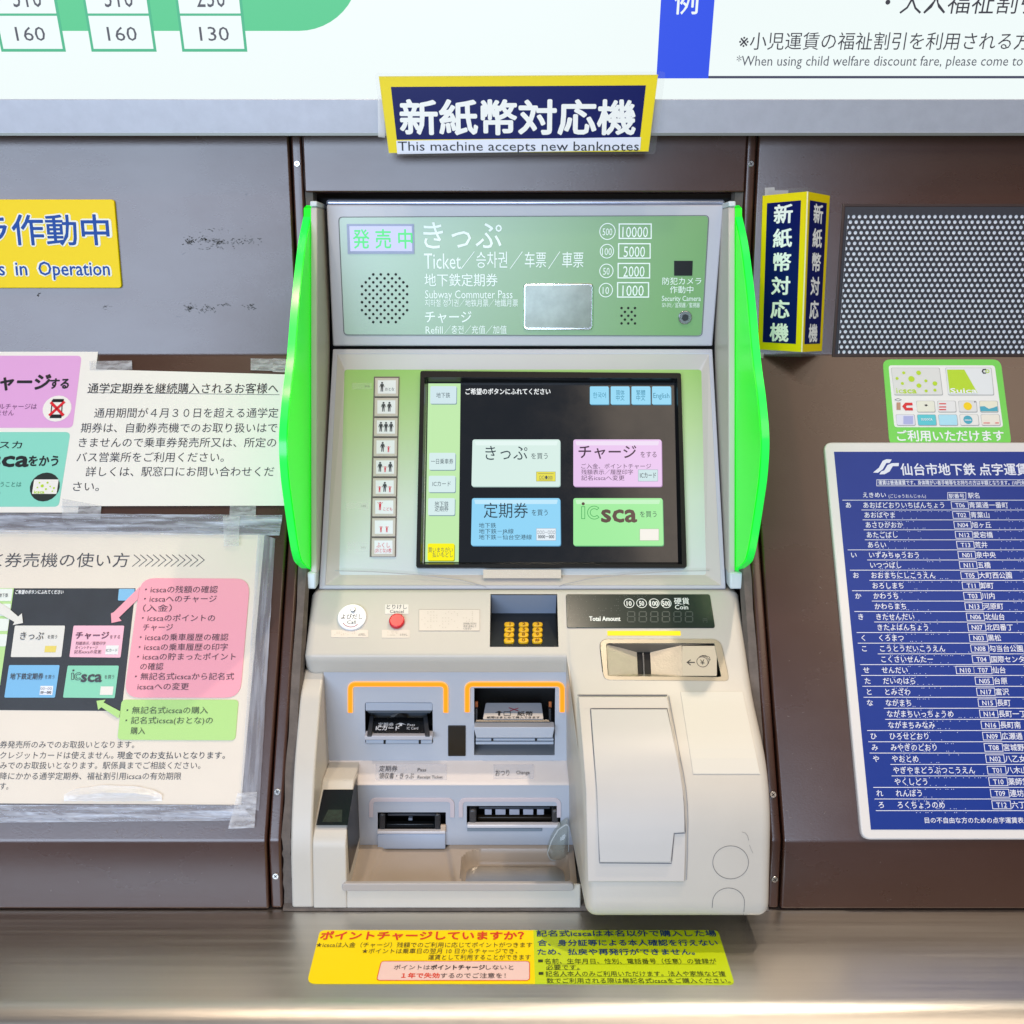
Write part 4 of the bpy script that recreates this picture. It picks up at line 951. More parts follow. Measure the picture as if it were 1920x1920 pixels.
# ticket outlet and receipt outlet
cav = cavity('ticket_outlet', P_B2, 708, 1523, 836, 1560, .035, VOID, MC)
rect('outlet_bar', P_B2, 727, 1526, 816, 1530, -.012, -.006, mat('bar_slate', '#3a4049', .3), cav, bev=.0005)
for x0, x1 in ((711, 722), (815, 826)): rect('outlet_arm', P_B2, x0, 1527, x1, 1556, -.010, .001, DGREY, cav, bev=.0015)
rect('outlet_flap', P_B2, 723, 1545, 815, 1557, -.012, -.006, mat('flap_black', '#191b1e', .3), cav, bev=.001)
rect('outlet_sensor', P_B2, 766, 1534, 773, 1538, -.014, -.010, mat('sensor_grey', '#8a94a4', .3), cav)
rect('outlet_chip', P_B2, 826, 1548, 836, 1561, 0, .003, mat('chip_tan', '#cbb49c', .6), cav, bev=.001)
rect('outlet_lip', P_B2, 707, 1559, 835, 1564, 0, .005, mat('lip_pale', '#dcdadd', .35), cav, bev=.001)
rect('outlet_shelf', P_B2, 708, 1564.5, 835, 1592, 0, .004, mat('shelf_blue', '#b4c0d2', .38), cav, bev=.0008)
cav = cavity('receipt_outlet', P_B2, 875, 1511, 1051, 1547, .035, VOID, MC)
rect('outlet_bar', P_B2, 898, 1513, 1031, 1517, -.012, -.008, MATS['bar_slate'], cav, bev=.0005)
for x0, x1 in ((909, 922), (929, 948), (955, 974), (981, 1000), (1007, 1020)): rect('outlet_window', P_B2, x0, 1518, x1, 1528, -.016, -.011, mat('window_pale', '#aeb0bd', .3), cav, bev=.0006)
for x0, x1 in ((880, 893), (1035, 1047)): rect('outlet_arm', P_B2, x0, 1519, x1, 1546, -.010, .001, mat('arm_grey', '#4a4a4c', .35, metal=.3), cav, bev=.002)
rect('outlet_flap', P_B2, 895, 1532, 1034, 1543, -.016, -.010, mat('flap_brown', '#2c241b', .4), cav, bev=.001)
rect('outlet_lip', P_B2, 876, 1547, 1050, 1553, 0, .006, MATS['lip_pale'], cav, bev=.001)
rect('outlet_shelf', P_B2, 876, 1553.5, 1016, 1559, 0, .002, mat('shelf_slate', '#7f8c98', .4), cav, bev=.0005)
# tray with coin cup
x0t = -.181; x1t = .0725; yb0 = b2.y + .002; yf0 = yz(1655, 1.1165).y - .001; zt = tr.z
cxa, cya = P_TR.loc(966, 1612); cw = (P_TR.loc(1065, 1612)[0] - P_TR.loc(865, 1612)[0]) / 2
vs = []; fs = []; NX, NY = 110, 44
def sd(x, y, hx, hy, r): qx = abs(x) - hx + r; qy = abs(y) - hy + r; return min(max(qx, qy), 0) + math.hypot(max(qx, 0), max(qy, 0)) - r
ymid = (yb0 + yf0) / 2; hyy = abs(yb0 - yf0) / 2
sst = lambda t: max(0, min(1, t)) ** 2 * (3 - 2 * max(0, min(1, t)))
for j in range(NY + 1):
    for i in range(NX + 1):
        x = x0t + (x1t - x0t) * i / NX; y = yb0 + (yf0 - yb0) * j / NY; z = zt + .002 - (j / NY) * .004
        d = sd(x - cxa, y - (ymid + .08 * hyy), cw, hyy * .70, .021); z -= .024 * math.sqrt(max(0, min(1, -d / .015)) * (2 - max(0, min(1, -d / .015))))
        xm = -.120 - .004 * (1 - j / NY); d2_ = abs(x - (-.1135)) - (.040 + .016 * j / NY); z -= .004 * sst(-d2_ / .006)
        vs.append((x, y, z))
for j in range(NY):
    for i in range(NX): a = j*(NX+1)+i; fs.append([a, a+1, a+NX+2, a+NX+1])
o = len(vs)
for i in range(NX + 1): p = vs[NY*(NX+1)+i]; vs += [(p[0], p[1] - .0012, p[2] - .0015)]
for i in range(NX + 1): p = vs[o + i]; vs += [(p[0], p[1], zt - .014)]
for i in range(NX): fs.append([NY*(NX+1)+i, NY*(NX+1)+i+1, o+i+1, o+i]); fs.append([o+i, o+i+1, o+NX+2+i, o+NX+1+i])
tray = mk('change_tray', vs, fs, TRAYM, MC, smooth=True)
rect('tray_label', P_TR, 894, 1597, 1014, 1609, -.019, -.0165, mat('tray_label', '#c9bba9', .3), tray)
rect('tray_lip', Pl(yz(1657, 1.1165), 3), 641, 1657, 1076, 1671, .0005, .0055, mat('tray_grey', '#aeaaa8', .35), tray, r=.004, bev=.001)
# clear coin flap
ol = roundpoly(px2(P_B2, [(1068, 1536), (1046, 1552), (1033, 1574), (1024, 1600), (1031, 1615), (1050, 1614), (1068, 1604)], .012), .006, 4)
cxf = sum(p[0] for p in ol) / len(ol); cyf = sum(p[1] for p in ol) / len(ol); fv = []; ff = []; no = len(ol)
for (k_, hh4) in ((1., .004), (.92, .012), (.7, .019), (.35, .023)): fv += [P_B2.w(cxf + (a - cxf) * k_ + .004 * (1 - k_), cyf + (b - cyf) * k_, hh4) for a, b in ol]
for L_ in range(3):
    for i in range(no): ff.append([L_*no+i, L_*no+(i+1) % no, (L_+1)*no+(i+1) % no, (L_+1)*no+i])
ff.append([3*no+i for i in range(no)])
cfl = mk('clear_flap', fv, ff, clear('clear_flap', '#9aa59c', .42, .05), MC, smooth=True)
stroke('flap_rim', P_B2, [(cxf + (a - cxf) * .9, cyf + (b - cyf) * .9) for a, b in ol], .0012, .0125, .0135, clear('flap_rim', '#e4ecec', .6, .05), cfl, closed=True)
# scanner on the left
xsA = -.2165; xsB = -.1800
s1 = yz(1462, 1.168); s2 = yz(1481, 1.160); s3 = yz(1551, 1.118); s4 = yz(1580, 1.1105); s5 = yz(1703, 1.1170)
quadbox('scanner_housing', fil([(1.23, s1.z), d2(s1), d2(s2), (s3.y, s3.z - .001), d2(s4), d2(s5), (1.23, s5.z)], [0, .003, .002, .006, .01, .002, 0], 4), xsA, xsB, CREAM, MC, bev=.003, ang=50)
nrm = Vector((0, -(s2.z - s3.z), (s2.y - s3.y) * -1)).normalized(); nrm = Vector((0, -abs(nrm.y), abs(nrm.z)))
w_ = [s2 + nrm * .002 - Vector((0, 0, .001)), s3 + nrm * .002 + Vector((0, 0, .001))]
zsc = yz(1655, 1.1155).z
sw = mk('scanner_window', [(xsA + .003, w_[0].y, w_[0].z), (xsB + .0006, w_[0].y, w_[0].z), (xsB + .0006, w_[1].y, w_[1].z), (xsA + .003, w_[1].y, w_[1].z), (xsA + .003, w_[0].y + .01, w_[0].z), (xsB + .0006, w_[0].y + .03, w_[0].z), (xsB + .0006, w_[0].y + .03, zsc), (xsB + .0006, s4.y + .012, zsc), (xsB + .0006, s4.y + .010, s4.z + .01)],
    [[0, 1, 2, 3], [1, 5, 6, 7, 8, 2]], mat('scanner_glass', '#0b1018', .3, spec=.25), MC)
k0 = w_[1].lerp(w_[0], .08) + nrm * .0004; k1 = w_[1].lerp(w_[0], .42) + nrm * .0004
mk('circuit_board', [(xsA + .009, k0.y, k0.z), (xsB - .006, k0.y, k0.z), (xsB - .008, k1.y, k1.z), (xsA + .013, k1.y, k1.z)], [[0, 1, 2, 3]], mat('board_green', '#12241c', .5, var=.8, vscale=220), sw)

# ================================================================== SIGNS AND NOTICES
def clearsheet(name, pl, pts, h, parent, r=.004, al=.10, m=None): return quad(name, pl, pts, h, h + .0003, m or clear('laminate', '#f4f6f4', al, .12), parent, r=r)
YEL = mat('sign_yellow', '#ecd600', .45, spec=.3); NAVY = mat('sign_navy', '#0b1458', .35, spec=.15)
# banknote sign over the machine
P_S1 = Pl(P_FB.w(0, P_FB.loc(960, 240)[1], .010), -9)
s = thing('banknote_sign', P_S1.hit(970, 288, 0), 'laminated yellow and navy banner with big white characters above the machine', 'sign')
prism('card', P_S1, roundpoly(px2(P_S1, [(710, 143), (1234, 140), (1216, 284), (729, 287)], 0), 0), -.0008, 0, YEL, s)
prism('laminate', P_S1, [roundpoly(px2(P_S1, [(702, 137), (1248, 134), (1228, 289), (724, 293)], 0), .004), px2(P_S1, [(712, 145), (1232, 142), (1214.5, 282.5), (730.5, 285.5)], 0)], .0010, .0013, clear('laminate', '#a8aaa6', .10, .2), s)
prism('navy_field', P_S1, px2(P_S1, [(733, 163), (1211, 160), (1200, 258), (744, 262)], 0), 0, .0003, NAVY, s)
Ink(P_S1, .0006, mat('sign_letter', '#f0f2ec', .5), s).T('新紙幣対応機', 751, 1191, 220, 69, .030).done()
prism('white_strip', P_S1, px2(P_S1, [(743, 264), (1202, 257), (1200, 281), (745, 289)], 0), 0, .0006, mat('strip_white', '#dfe3ee', .35), s)
Ink(P_S1, .0009, INKK, s).T('This machine accepts new banknotes', 746, 1198, 273, 25, .004).done()
quad('tape_piece', P_S1, [(708, 178), (719, 180), (722, 258), (709, 257)], -.0015, -.0010, clear('tape', '#e8e6e0', .45, .3), s)
# folded sign right of machine: two faces meeting at a fold towards the viewer
D0 = P_W1
def V(px, py, off): return P_W1.hit(px, py, off)
fs_ = thing('folded_banknote_sign', V(1480, 660, .0), 'laminated navy and yellow card folded upright, fixed beside the right green fin', 'sign')
TLp, TMp, TRp = V(1430, 367, .002), V(1514, 359, .040), V(1556, 367, .002)
BLp, BMp, BRp = V(1421, 655, .002), V(1503, 660, .040), V(1541, 658, .002)
class QuadPl:      # bilinear face for print on the folded card
    def __init__(s, tl, tr, br, bl):
        s.c = (tl, tr, br, bl); s.n = (tr - tl).cross(bl - tl).normalized() * -1
        if s.n.y > 0: s.n = -s.n
    def w(s, u, v, h=0.):   # v up
        tl, tr, br, bl = s.c; return (bl.lerp(br, u)).lerp(tl.lerp(tr, u), v) + s.n * h
def face(Q, parent, chars):
    mk('card', [Q.w(0, 0), Q.w(1, 0), Q.w(1, 1), Q.w(0, 1)], [[0, 1, 2, 3]], YEL, parent)
    a, b = .11, .05
    mk('navy_field', [Q.w(a, b, .0004), Q.w(1-a*1.2, b, .0004), Q.w(1-a*1.2, 1-b, .0004), Q.w(a, 1-b, .0004)], [[0, 1, 2, 3]], NAVY, parent)
    vs = []; f2 = []
    for i, chx in enumerate(chars):
        g, gf = glyphs(chx); cy = .875 - i * .151
        for q, (dx, dy) in enumerate(BOLD_DIRS):
            o = len(vs); vs += [Q.w(.49 + (x + dx * .026 - .5) * .44, cy + (y + dy * .026 - .38) * .125, .0008 + q * 1.5e-5) for x, y in g]; f2 += [[o + k for k in f] for f in gf]
    mk('lettering', vs, f2, MATS['sign_letter'], parent)
face(QuadPl(TLp, TMp, BMp, BLp), fs_, '新紙幣対応機'); face(QuadPl(TMp, TRp, BRp, BMp), fs_, '新紙幣対応機')
lam = clear('laminate', '#a8aaa6', .10, .2)
e1 = V(1440, 356, .004); e2 = V(1514, 351, .041); e3 = V(1557, 361, .003)
mk('laminate', [TLp, TMp, TRp, e3, e2, e1], [[0, 1, 4, 5], [1, 2, 3, 4]], lam, fs_)
mk('laminate', [BLp, BMp, BRp, V(1541, 667, .003), V(1503, 669, .041), V(1424, 668, .003)], [[0, 1, 4, 5], [1, 2, 3, 4]], lam, fs_)
mk('fold_edge', [TMp + Vector((-.0008, -.0006, 0)), TMp + Vector((.0008, -.0006, 0)), BMp + Vector((.0008, -.0006, 0)), BMp + Vector((-.0008, -.0006, 0))], [[0, 1, 2, 3]], mat('fold_white', '#e9e6b8', .3), fs_)
TAPE = clear('tape', '#e8e6e0', .45, .3)
TAPE2 = clear('tape_milky', '#dcdde0', .30, .18, bump=.9, bscale=120, stretch=(1, 3, 3), mask=.35)
quad('tape_piece', P_W1, [(1434, 352), (1452, 351), (1453, 357), (1478, 357), (1478, 363), (1434, 367)], .0050, .0054, TAPE, fs_); quad('tape_piece', P_W1, [(1424, 660), (1432, 662), (1431, 672), (1424, 670)], .005, .0054, TAPE, fs_)

# camera notice, left
t = thing('camera_notice', P_W1.hit(100, 540), 'glossy yellow acrylic plate with blue lettering on the upper left wall', 'sign')
rect_l = [(-260, 374), (222, 374), (233, 538), (-290, 538)]
YA = mat('acrylic_yellow', '#f2d200', .4, spec=.15)
X0 = P_W1.loc(228, 540, .004); X1_ = P_W1.loc(222, 374, .004)
plate = prism('plate', P_W1, roundpoly([(-.75, X0[1]), (X0[0], X0[1]), (X0[0], X1_[1]), (-.75, X1_[1])], [.001, .004, .004, .001]), 0, .0045, YA, t, bev=.0012)
o_ = Ink(P_W1, .0048, mat('outline_white', '#eeeedc', .4, spec=.2), t, 'lettering_outline')
l_ = Ink(P_W1, .0051, mat('letter_blue', '#14489a', .5, spec=.2), t)
for ink, bo_, gr in ((o_, .058, 2.5), (l_, .012, 0)):
    ink.T('カメラ作動中', -162 - gr, 204 + gr, 431, 62, bo_)
    for w_, a_, b_ in (('Operation', 72, 205), ('in', 29, 50), ('Cameras', -112, 8)): ink.T(w_, a_ - gr * .6, b_ + gr * .6, 502, 37, bo_ * 1.2 if gr else .012)
o_.done(); l_.done()

# perforated grille, right
gr0 = P_W1.loc(1566, 664)[1]; gr1 = P_W1.loc(1583, 388)[1]; gx0 = (P_W1.loc(1583, 388)[0] + P_W1.loc(1566, 664)[0]) / 2; gx1 = 1.2
t = thing('speaker_grille', (.6, K12.y, P_W1.w(0, gr0).z), 'rectangular perforated dark metal grille with pale dots on the upper right wall', 'grille')
P_GR = P_W1
prism('frame', P_W1, [[(gx0 - .0035, gr0 - .0035), (gx1, gr0 - .0035), (gx1, gr1 + .0035), (gx0 - .0035, gr1 + .0035)], [(gx0, gr0), (gx1 - .01, gr0), (gx1 - .01, gr1), (gx0, gr1)]], 0, .0022, WALL_D, t, bev=.0008)
prism('backing', P_W1, [(gx0, gr0), (gx1 - .01, gr0), (gx1 - .01, gr1), (gx0, gr1)], .0002, .0004, mat('grille_backing', '#f0f0f4', .6, var=.16, vscale=160), t)
sp = 10.85 / 1920 * 1.24; rr = sp * .31; dz = (gr1 - gr0 - .008) / 27
vs = []; fs = []; rowsG = 27
zt0 = gr1 - .0115
n12 = [(math.cos(R(30 * k)), math.sin(R(30 * k))) for k in range(12)]
xg1 = .66
cols = int((xg1 - gx0) / sp)
for j in range(rowsG):
    for i in range(cols):
        cx = gx0 + sp * .55 + i * sp + (sp / 2 if j % 2 else 0); cy = zt0 - j * dz
        if cy < gr0 + .002: continue
        cell = [(min(sp/2, max(-sp/2, c * 9)) if 0 else 0, 0) for c, s_ in n12]
        o = len(vs)
        sq = [(-1, -1), (-.33, -1), (.33, -1), (1, -1), (1, -.33), (1, .33), (1, 1), (.33, 1), (-.33, 1), (-1, 1), (-1, .33), (-1, -.33)]
        an = [math.atan2(b_, a_) for a_, b_ in sq]
        vs += [P_W1.w(cx + a_ * sp / 2, cy + b_ * dz / 2, .0018) for a_, b_ in sq] + [P_W1.w(cx + math.cos(a_) * rr, cy + math.sin(a_) * rr, .0018) for a_ in an]
        for k in range(12): fs.append([o + k, o + (k+1) % 12, o + 12 + (k+1) % 12, o + 12 + k])
perf = mk('perforated_sheet', vs, fs, mat('grille_dark', '#34343a', .45), t); perf['kind'] = 'stuff'
prism('sheet_edge', P_W1, [(gx0, zt0 + dz/2), (gx1 - .01, zt0 + dz/2), (gx1 - .01, gr1), (gx0, gr1)], .0014, .0017, mat('grille_dark', '#34343a', .45), t)
prism('sheet_edge', P_W1, [(gx0, gr0), (gx1 - .01, gr0), (gx1 - .01, zt0 - (rowsG - .5) * dz), (gx0, zt0 - (rowsG - .5) * dz)], .0014, .0017, mat('grille_dark', '#34343a', .45), t)
prism('sheet_edge', P_W1, [(gx0, gr0), (gx0 + sp * .56, gr0), (gx0 + sp * .56, gr1), (gx0, gr1)], .0006, .0010, mat('grille_dark', '#34343a', .45), t)
prism('sheet_edge', P_W1, [(xg1, gr0), (gx1 - .01, gr0), (gx1 - .01, gr1), (xg1, gr1)], .0012, .0016, mat('grille_dark', '#34343a', .45), t)

# card acceptance sticker, right
P = P_W2
t = thing('card_sticker', P.hit(1780, 826), 'green rounded sticker with pictures of transit cards above the blue board', 'sticker')
quad('sticker', P, [(1655, 674), (1876, 674), (1897, 836), (1668, 836)], 0, .0006, mat('sticker_green', '#6fd052', .35), t, r=.010)
quad('white_field', P, [(1666, 685), (1865, 685), (1881, 801), (1677, 801)], .0006, .0009, mat('sticker_white', '#e8e8e4', .35), t, r=.004)
Ink(P, .0010, INKW, t).T('ご利用いただけます', 1682, 1882, 817, 22, .022).done()
def card(x0, y0_, x1, y1_, dx, c, name='card_picture'):
    k = Ink(P, .0012, mat('card_edge', '#a8aaa6', .5), t, name); k.poly([(x0 - .7, y0_ - .5), (x1 + .9, y0_ - .5), (x1 + dx + 1.4, y1_ + 1.4), (x0 + dx, y1_ + 1.4)], .002); k.done()
    k = Ink(P, .0015, mat('card_' + c[1:], c, .4), t, name); k.poly([(x0, y0_), (x1, y0_), (x1 + dx, y1_), (x0 + dx, y1_)], .002); k.done()
card(1671, 690, 1761, 740, 6, '#d9dad6'); card(1773, 690, 1858, 740, 5, '#e0e4e4')
LG = mat('lime', '#b4d628', .4); k = Ink(P, .0018, LG, t, 'card_print')
for x, y, r_ in ((1694.5, 699, 3), (1709, 710.5, 6), (1722.5, 699, 4.5), (1682, 709.5, 3), (1692, 719, 3), (1723, 723, 4.5), (1736, 714, 3), (1753, 719, 4.5), (1736.5, 733, 3), (1753, 731.5, 3)): k.dot(x, y, r_)
k.poly([(1775.5, 693), (1808, 693), (1833, 737), (1781, 737)]); k.T('sca', 1693, 1718, 731.5, 15, .03); k.T('ic', 1680.5, 1692, 731.5, 15, .0); k.done()
Ink(P, .0021, INKW, t).T('Suica', 1782, 1831, 732, 13, .03).done()
k = Ink(P, .0018, INKK, t, 'card_print'); k.line([(1849, 692.5), (1843.5, 693), (1842, 696.5), (1844, 699.5), (1849, 699.5)], 2.4); k.done(); k = Ink(P, .0018, LG, t, 'card_print'); k.ring(1851.5, 696, 3, 1.6); k.done()
k = Ink(P, .0015, mat('card_red', '#d8202c', .4), t, 'red_magnet'); k.line([(1711, 757.5), (1699, 757.5), (1695, 762), (1699, 767), (1711.5, 767)], 5.5); k.done()
k = Ink(P, .0015, mat('card_tan', '#b98c74', .4), t, 'tan_block'); k.box(1681, 754.5, 1688.5, 768.5); k.done()
k = Ink(P, .0015, INKG, t, 'diamond_outline'); k.line([(1678, 749.5), (1684, 747), (1690, 749.5), (1684, 752)], .7, True); k.done()
for i, c in enumerate(('#e3e3d2', '#e2e2e0', '#dcdcda', '#e6e3cc')): x = 1718.5 + i * 39.4; card(x, 752, x + 33, 772, 1.5, c)
for i, c in enumerate(('#dcdcea', '#52c4ce', '#a8dcec', '#e6e4de', '#e8e2d4')): x = 1680 + i * 39.8; card(x, 777.5, x + 34, 797, 2, c)
k = Ink(P, .0018, mat('card_red', '#d8202c', .4), t, 'card_print')
for y in (757, 763, 768): k.line([(1761, y), (1774, y)], 2.2)
k.line([(1844, 793), (1856, 793)], 1.6); k.line([(1866, 793), (1873, 793)], 1.8); k.done()
k = Ink(P, .0018, mat('card_yellow', '#f4d010', .4), t, 'card_print'); k.dot(1814.5, 761.5, 8); k.done()
k = Ink(P, .0018, mat('card_teal', '#3fa6bc', .4), t, 'card_print'); k.poly([(1837.5, 762), (1846, 761.5), (1854, 766.5), (1862, 764.5), (1870, 761.5), (1871, 771), (1838.5, 771)]); k.dot(1815, 787, 8.5); k.done()
k = Ink(P, .0021, INKW, t); k.T('nimoca', 1809, 1821, 787, 5, .02); k.T('SUGOCA', 1727, 1748, 786, 6, .02); k.done()
k = Ink(P, .0018, mat('card_lilac', '#aab0dc', .4), t, 'card_print'); k.box(1694, 780, 1712, 795); k.done()
k = Ink(P, .0018, INKK, t, 'card_print'); k.poly([(1733, 759), (1737, 758), (1740, 760), (1736, 762)]); k.dot(1828, 753.5, 1.3); k.done()

# braille fare board, right
t = thing('braille_fare_board', P.hit(1760, 1570), 'blue braille fare table with white border on the lower right wall', 'sign')
XBl = P.loc(1544, 830, .006)[0] * .5 + P.loc(1618, 1572, .006)[0] * .5; XBr = XBl + .36
tt0 = P.loc(1600, 829, .006)[1]; tt1 = P.loc(1620, 1574, .006)[1]
prism('board', P, roundpoly([(XBl, tt1), (XBr, tt1), (XBr, tt0), (XBl, tt0)], .010), 0, .006, mat('board_white', '#ddd9d4', .35), t, bev=.0015)
bi0 = P.loc(1562, 847, .0064)[1]; bi1 = P.loc(1635, 1555.5, .0064)[1]; bx = (P.loc(1562, 847, .0064)[0] + P.loc(1635, 1555.5, .0064)[0]) / 2
prism('blue_field', P, [(bx, bi1), (XBr - .012, bi1), (XBr - .012, bi0), (bx, bi0)], .006, .0064, mat('board_blue', '#143488', .38, spec=.3, var=.03, vscale=10), t)
hb = .0067; k = Ink(P, hb, mat('board_letter', '#dfe2ec', .4), t)
lx = lambda x, y: P.loc(x, y, hb)
k.T('仙台市地下鉄', 1689, 1828, 880, 24, .018); k.T('点字運賃表', 1836, 1951, 880, 24, .018)
# emblem
k.poly([(1637, 886), (1648, 877), (1655, 864), (1662, 861), (1672, 861.5), (1668, 868), (1662, 868), (1655, 880), (1646, 886.5)]); k.poly([(1649, 889.5), (1659, 889), (1668, 884), (1674, 874), (1685, 874), (1685.5, 868), (1672, 868.5), (1664, 872), (1658, 882), (1652, 884)])
k.T('運賃は普通運賃です。身体障がい者手帳等をお持ちの方は半額となります。(10円未満は', 1647, 1936, 905, 9.5, .015); k.line(box4(1644, 899.5, 2010, 911), 1.0, True)
k.T('えきめい', 1618, 1661, 928, 11, .01); k.T('(ごじゅうおんじゅん)', 1666, 1736, 930, 8, .01); k.T('駅番号', 1779, 1808, 930, 9.5, .01); k.line(box4(1777, 923.5, 1811, 936), 1.0, True); k.T('駅名', 1815, 1836, 929, 11.5, .01)
RW = '''あ|あおばどおりいちばんちょう|T06|青葉通一番町
|あおばやま|T02|青葉山
|あさひがおか|N04|旭ヶ丘
|あたごばし|N12|愛宕橋
|あらい|T13|荒井
い|いずみちゅうおう|N01|泉中央
|いつつばし|N11|五橋
お|おおまちにしこうえん|T05|大町西公園
|おろしまち|T11|卸町
か|かわうち|T03|川内
|かわらまち|N13|河原町
き|きたせんだい|N06|北仙台
|きたよばんちょう|N07|北四番丁
く|くろまつ|N03|黒松
こ|こうとうだいこうえん|N08|勾当台公園
|こくさいせんたー|T04|国際センター
せ|せんだい|T07|仙台
た|だいのはら|N05|台原
と|とみざわ|N17|富沢
な|ながまち|N15|長町
|ながまちいっちょうめ|N14|長町一丁目
|ながまちみなみ|N16|長町南
ひ|ひろせどおり|N09|広瀬通
み|みやぎのどおり|T08|宮城野通
や|やおとめ|N02|八乙女
|やぎやまどうぶつこうえん|T01|八木山動物公園
|やくしどう|T10|薬師堂
れ|れんぼう|T09|連坊
ろ|ろくちょうのめ|T12|六丁の目'''.split('\n')
ta = lx(1600, 947)[1]; tb_ = lx(1600, 1509)[1]; stp = (tb_ - ta) / 28
xh = lx(1590, 947)[0]; xn = lx(1617.5, 947)[0]; xc0 = lx(1784, 947)[0]; xj = lx(1816.5, 947)[0]
x2h = lx(1651.5, 1509)[0]; x2n = lx(1681.5, 1509)[0]; x2c = lx(1860.5, 1509)[0]; x2j = lx(1896, 1509)[0]
em = 13.2 / 1920 * (P.hit(1700, 947).y)
kb_ = Ink(P, hb + .0002, mat('braille_pale', '#b4c0e4', .3), t, 'braille')
for i, rw in enumerate(RW):
    f = i / 28; tt = ta + stp * i; A, B_, C_, D__ = rw.split('|')
    X = lambda a, b: a + (b - a) * f
    if A: k.L(A, X(xh, x2h), tt, em * .95, bold=.012, align=.5)
    k.L(B_, X(xn, x2n), tt, em, kx=.92, bold=.010); cx = X(xc0, x2c)
    def codebox(cx, s):
        k.L(s, cx + .0100, tt, em * .92, kx=.95, bold=.012, align=.5)
        k.line([(cx, tt - .0042), (cx + .0200, tt - .0042), (cx + .0200, tt + .0042), (cx, tt + .0042)], .0007, True, px=False)
    codebox(cx, C_)
    if i == 16: codebox(cx - .0200, 'N10')
    k.L(D__, X(xj, x2j), tt, em, kx=.95, bold=.010)
    nxt = RW[i+1].split('|')[0] if i < 28 else 'x'
    xl = (X(xh, x2h) - .006) if nxt else X(xn, x2n) - .002
    k.line([(xl, tt + stp / 2), (XBr - .03, tt + stp / 2)], .0007, px=False)
    if i == 0: k.line([(xh - .006, tt - stp / 2), (XBr - .03, tt - stp / 2)], .0007, px=False)
    nb = int(len(B_) * 1.2) + 3
    for q in range(nb):
        for a in range(2):
            for b in range(3):
                if random.random() < .42: kb_._add(ell(X(xn, x2n) + .012 + q * .0062 + a * .0022, tt + stp * .5 + (b - 1) * .0020, .0006, n=4), [[0, 1, 2, 3]])
    for q in range(6):
        for a in range(2):
            for b in range(3):
                if random.random() < .40: kb_._add(ell(X(xj, x2j) + .030 + q * .0062 + a * .0022, tt + stp * .5 + (b - 1) * .0020, .0006, n=4), [[0, 1, 2, 3]])
k.T('目の不自由な方のための点字運賃表です', 1734, 1942, 1538, 12, .01)
k.done(); kb_.done()['kind'] = 'stuff'

# ---- left notices on the sloping panel
t = thing('charge_poster', P.hit(60, 960), 'laminated white poster with pink and mint panels at the left edge', 'poster')
quad('sheet', P, [(-60, 656), (184, 657), (146, 961), (-110, 961)], .0012, .0018, PAPER, t)
quad('laminate', P, [(-60, 650), (189, 651), (150, 965), (-110, 965)], .0005, .0009, clear('laminate', '#a8aaa6', .10, .2), t)
quad('pink_panel', P, [(-60, 667), (153, 667), (136, 802), (-80, 802)], .0018, .0021, mat('poster_pink', '#dca2d2', .45), t, r=.006)
quad('mint_panel', P, [(-60, 810), (132, 810), (110, 950), (-80, 950)], .0018, .0021, mat('poster_mint', '#86d2bc', .45), t, r=.006)
k = Ink(P, .0024, INKK, t); k.T('チャージ', -34, 94, 716, 33, .035); k.T('する', 94, 129, 719, 22, .035); k.T('イスカ', -26, 41, 834, 16, .012); k.T('icsca', -56, 54, 859, 40, .035); k.T('をかう', 54, 109, 864, 22, .03); k.done()
k = Ink(P, .0024, mat('plum_text', '#5c2a5c', .5), t); k.T('※モバイルチャージは', -46, 69, 762, 12); k.T('できません', -31, 26, 774, 12); k.done()
k = Ink(P, .0024, mat('teal_text', '#1c6452', .5), t); k.T('※カードをつかうことは', -70, 40, 908, 11); k.T('できません。', -66, 1, 921, 11); k.done()
k = Ink(P, .0024, PAPER, t, 'round_badge'); k.dot(107, 766, 27, .98); k.done()
k = Ink(P, .0024, mat('badge_black', '#1c2420', .5), t, 'round_badge'); k.dot(84, 913, 28, 1.02); k.done()
k = Ink(P, .0027, INKK, t, 'phone_picture'); k.line([(98, 751), (117, 751), (115, 780), (95, 780)], 2.0, True); k.poly([(99, 748), (120, 748), (119, 754), (98, 754)]); k.poly([(95, 777), (116, 777), (115, 784), (93, 784)]); k.done()
k = Ink(P, .0030, mat('card_red', '#d8202c', .4), t, 'red_cross'); k.line([(95, 754), (119, 779)], 5); k.line([(121, 753), (92, 779)], 5); k.done()
k = Ink(P, .0027, PAPER, t, 'card_picture'); k.poly([(64, 899), (110, 899), (106, 926), (60, 926)], .001); k.done()
k = Ink(P, .0030, LG, t, 'card_picture')
for x, y, r_ in ((79, 911, 3), (89, 905, 2), (74, 905, 1.5), (70, 914, 1.5), (86, 917, 2), (94, 912, 1.5), (101, 915, 2), (98, 921, 1.4)): k.dot(x, y, r_)
k.T('icsca', 64, 83, 922, 8, .03); k.done()

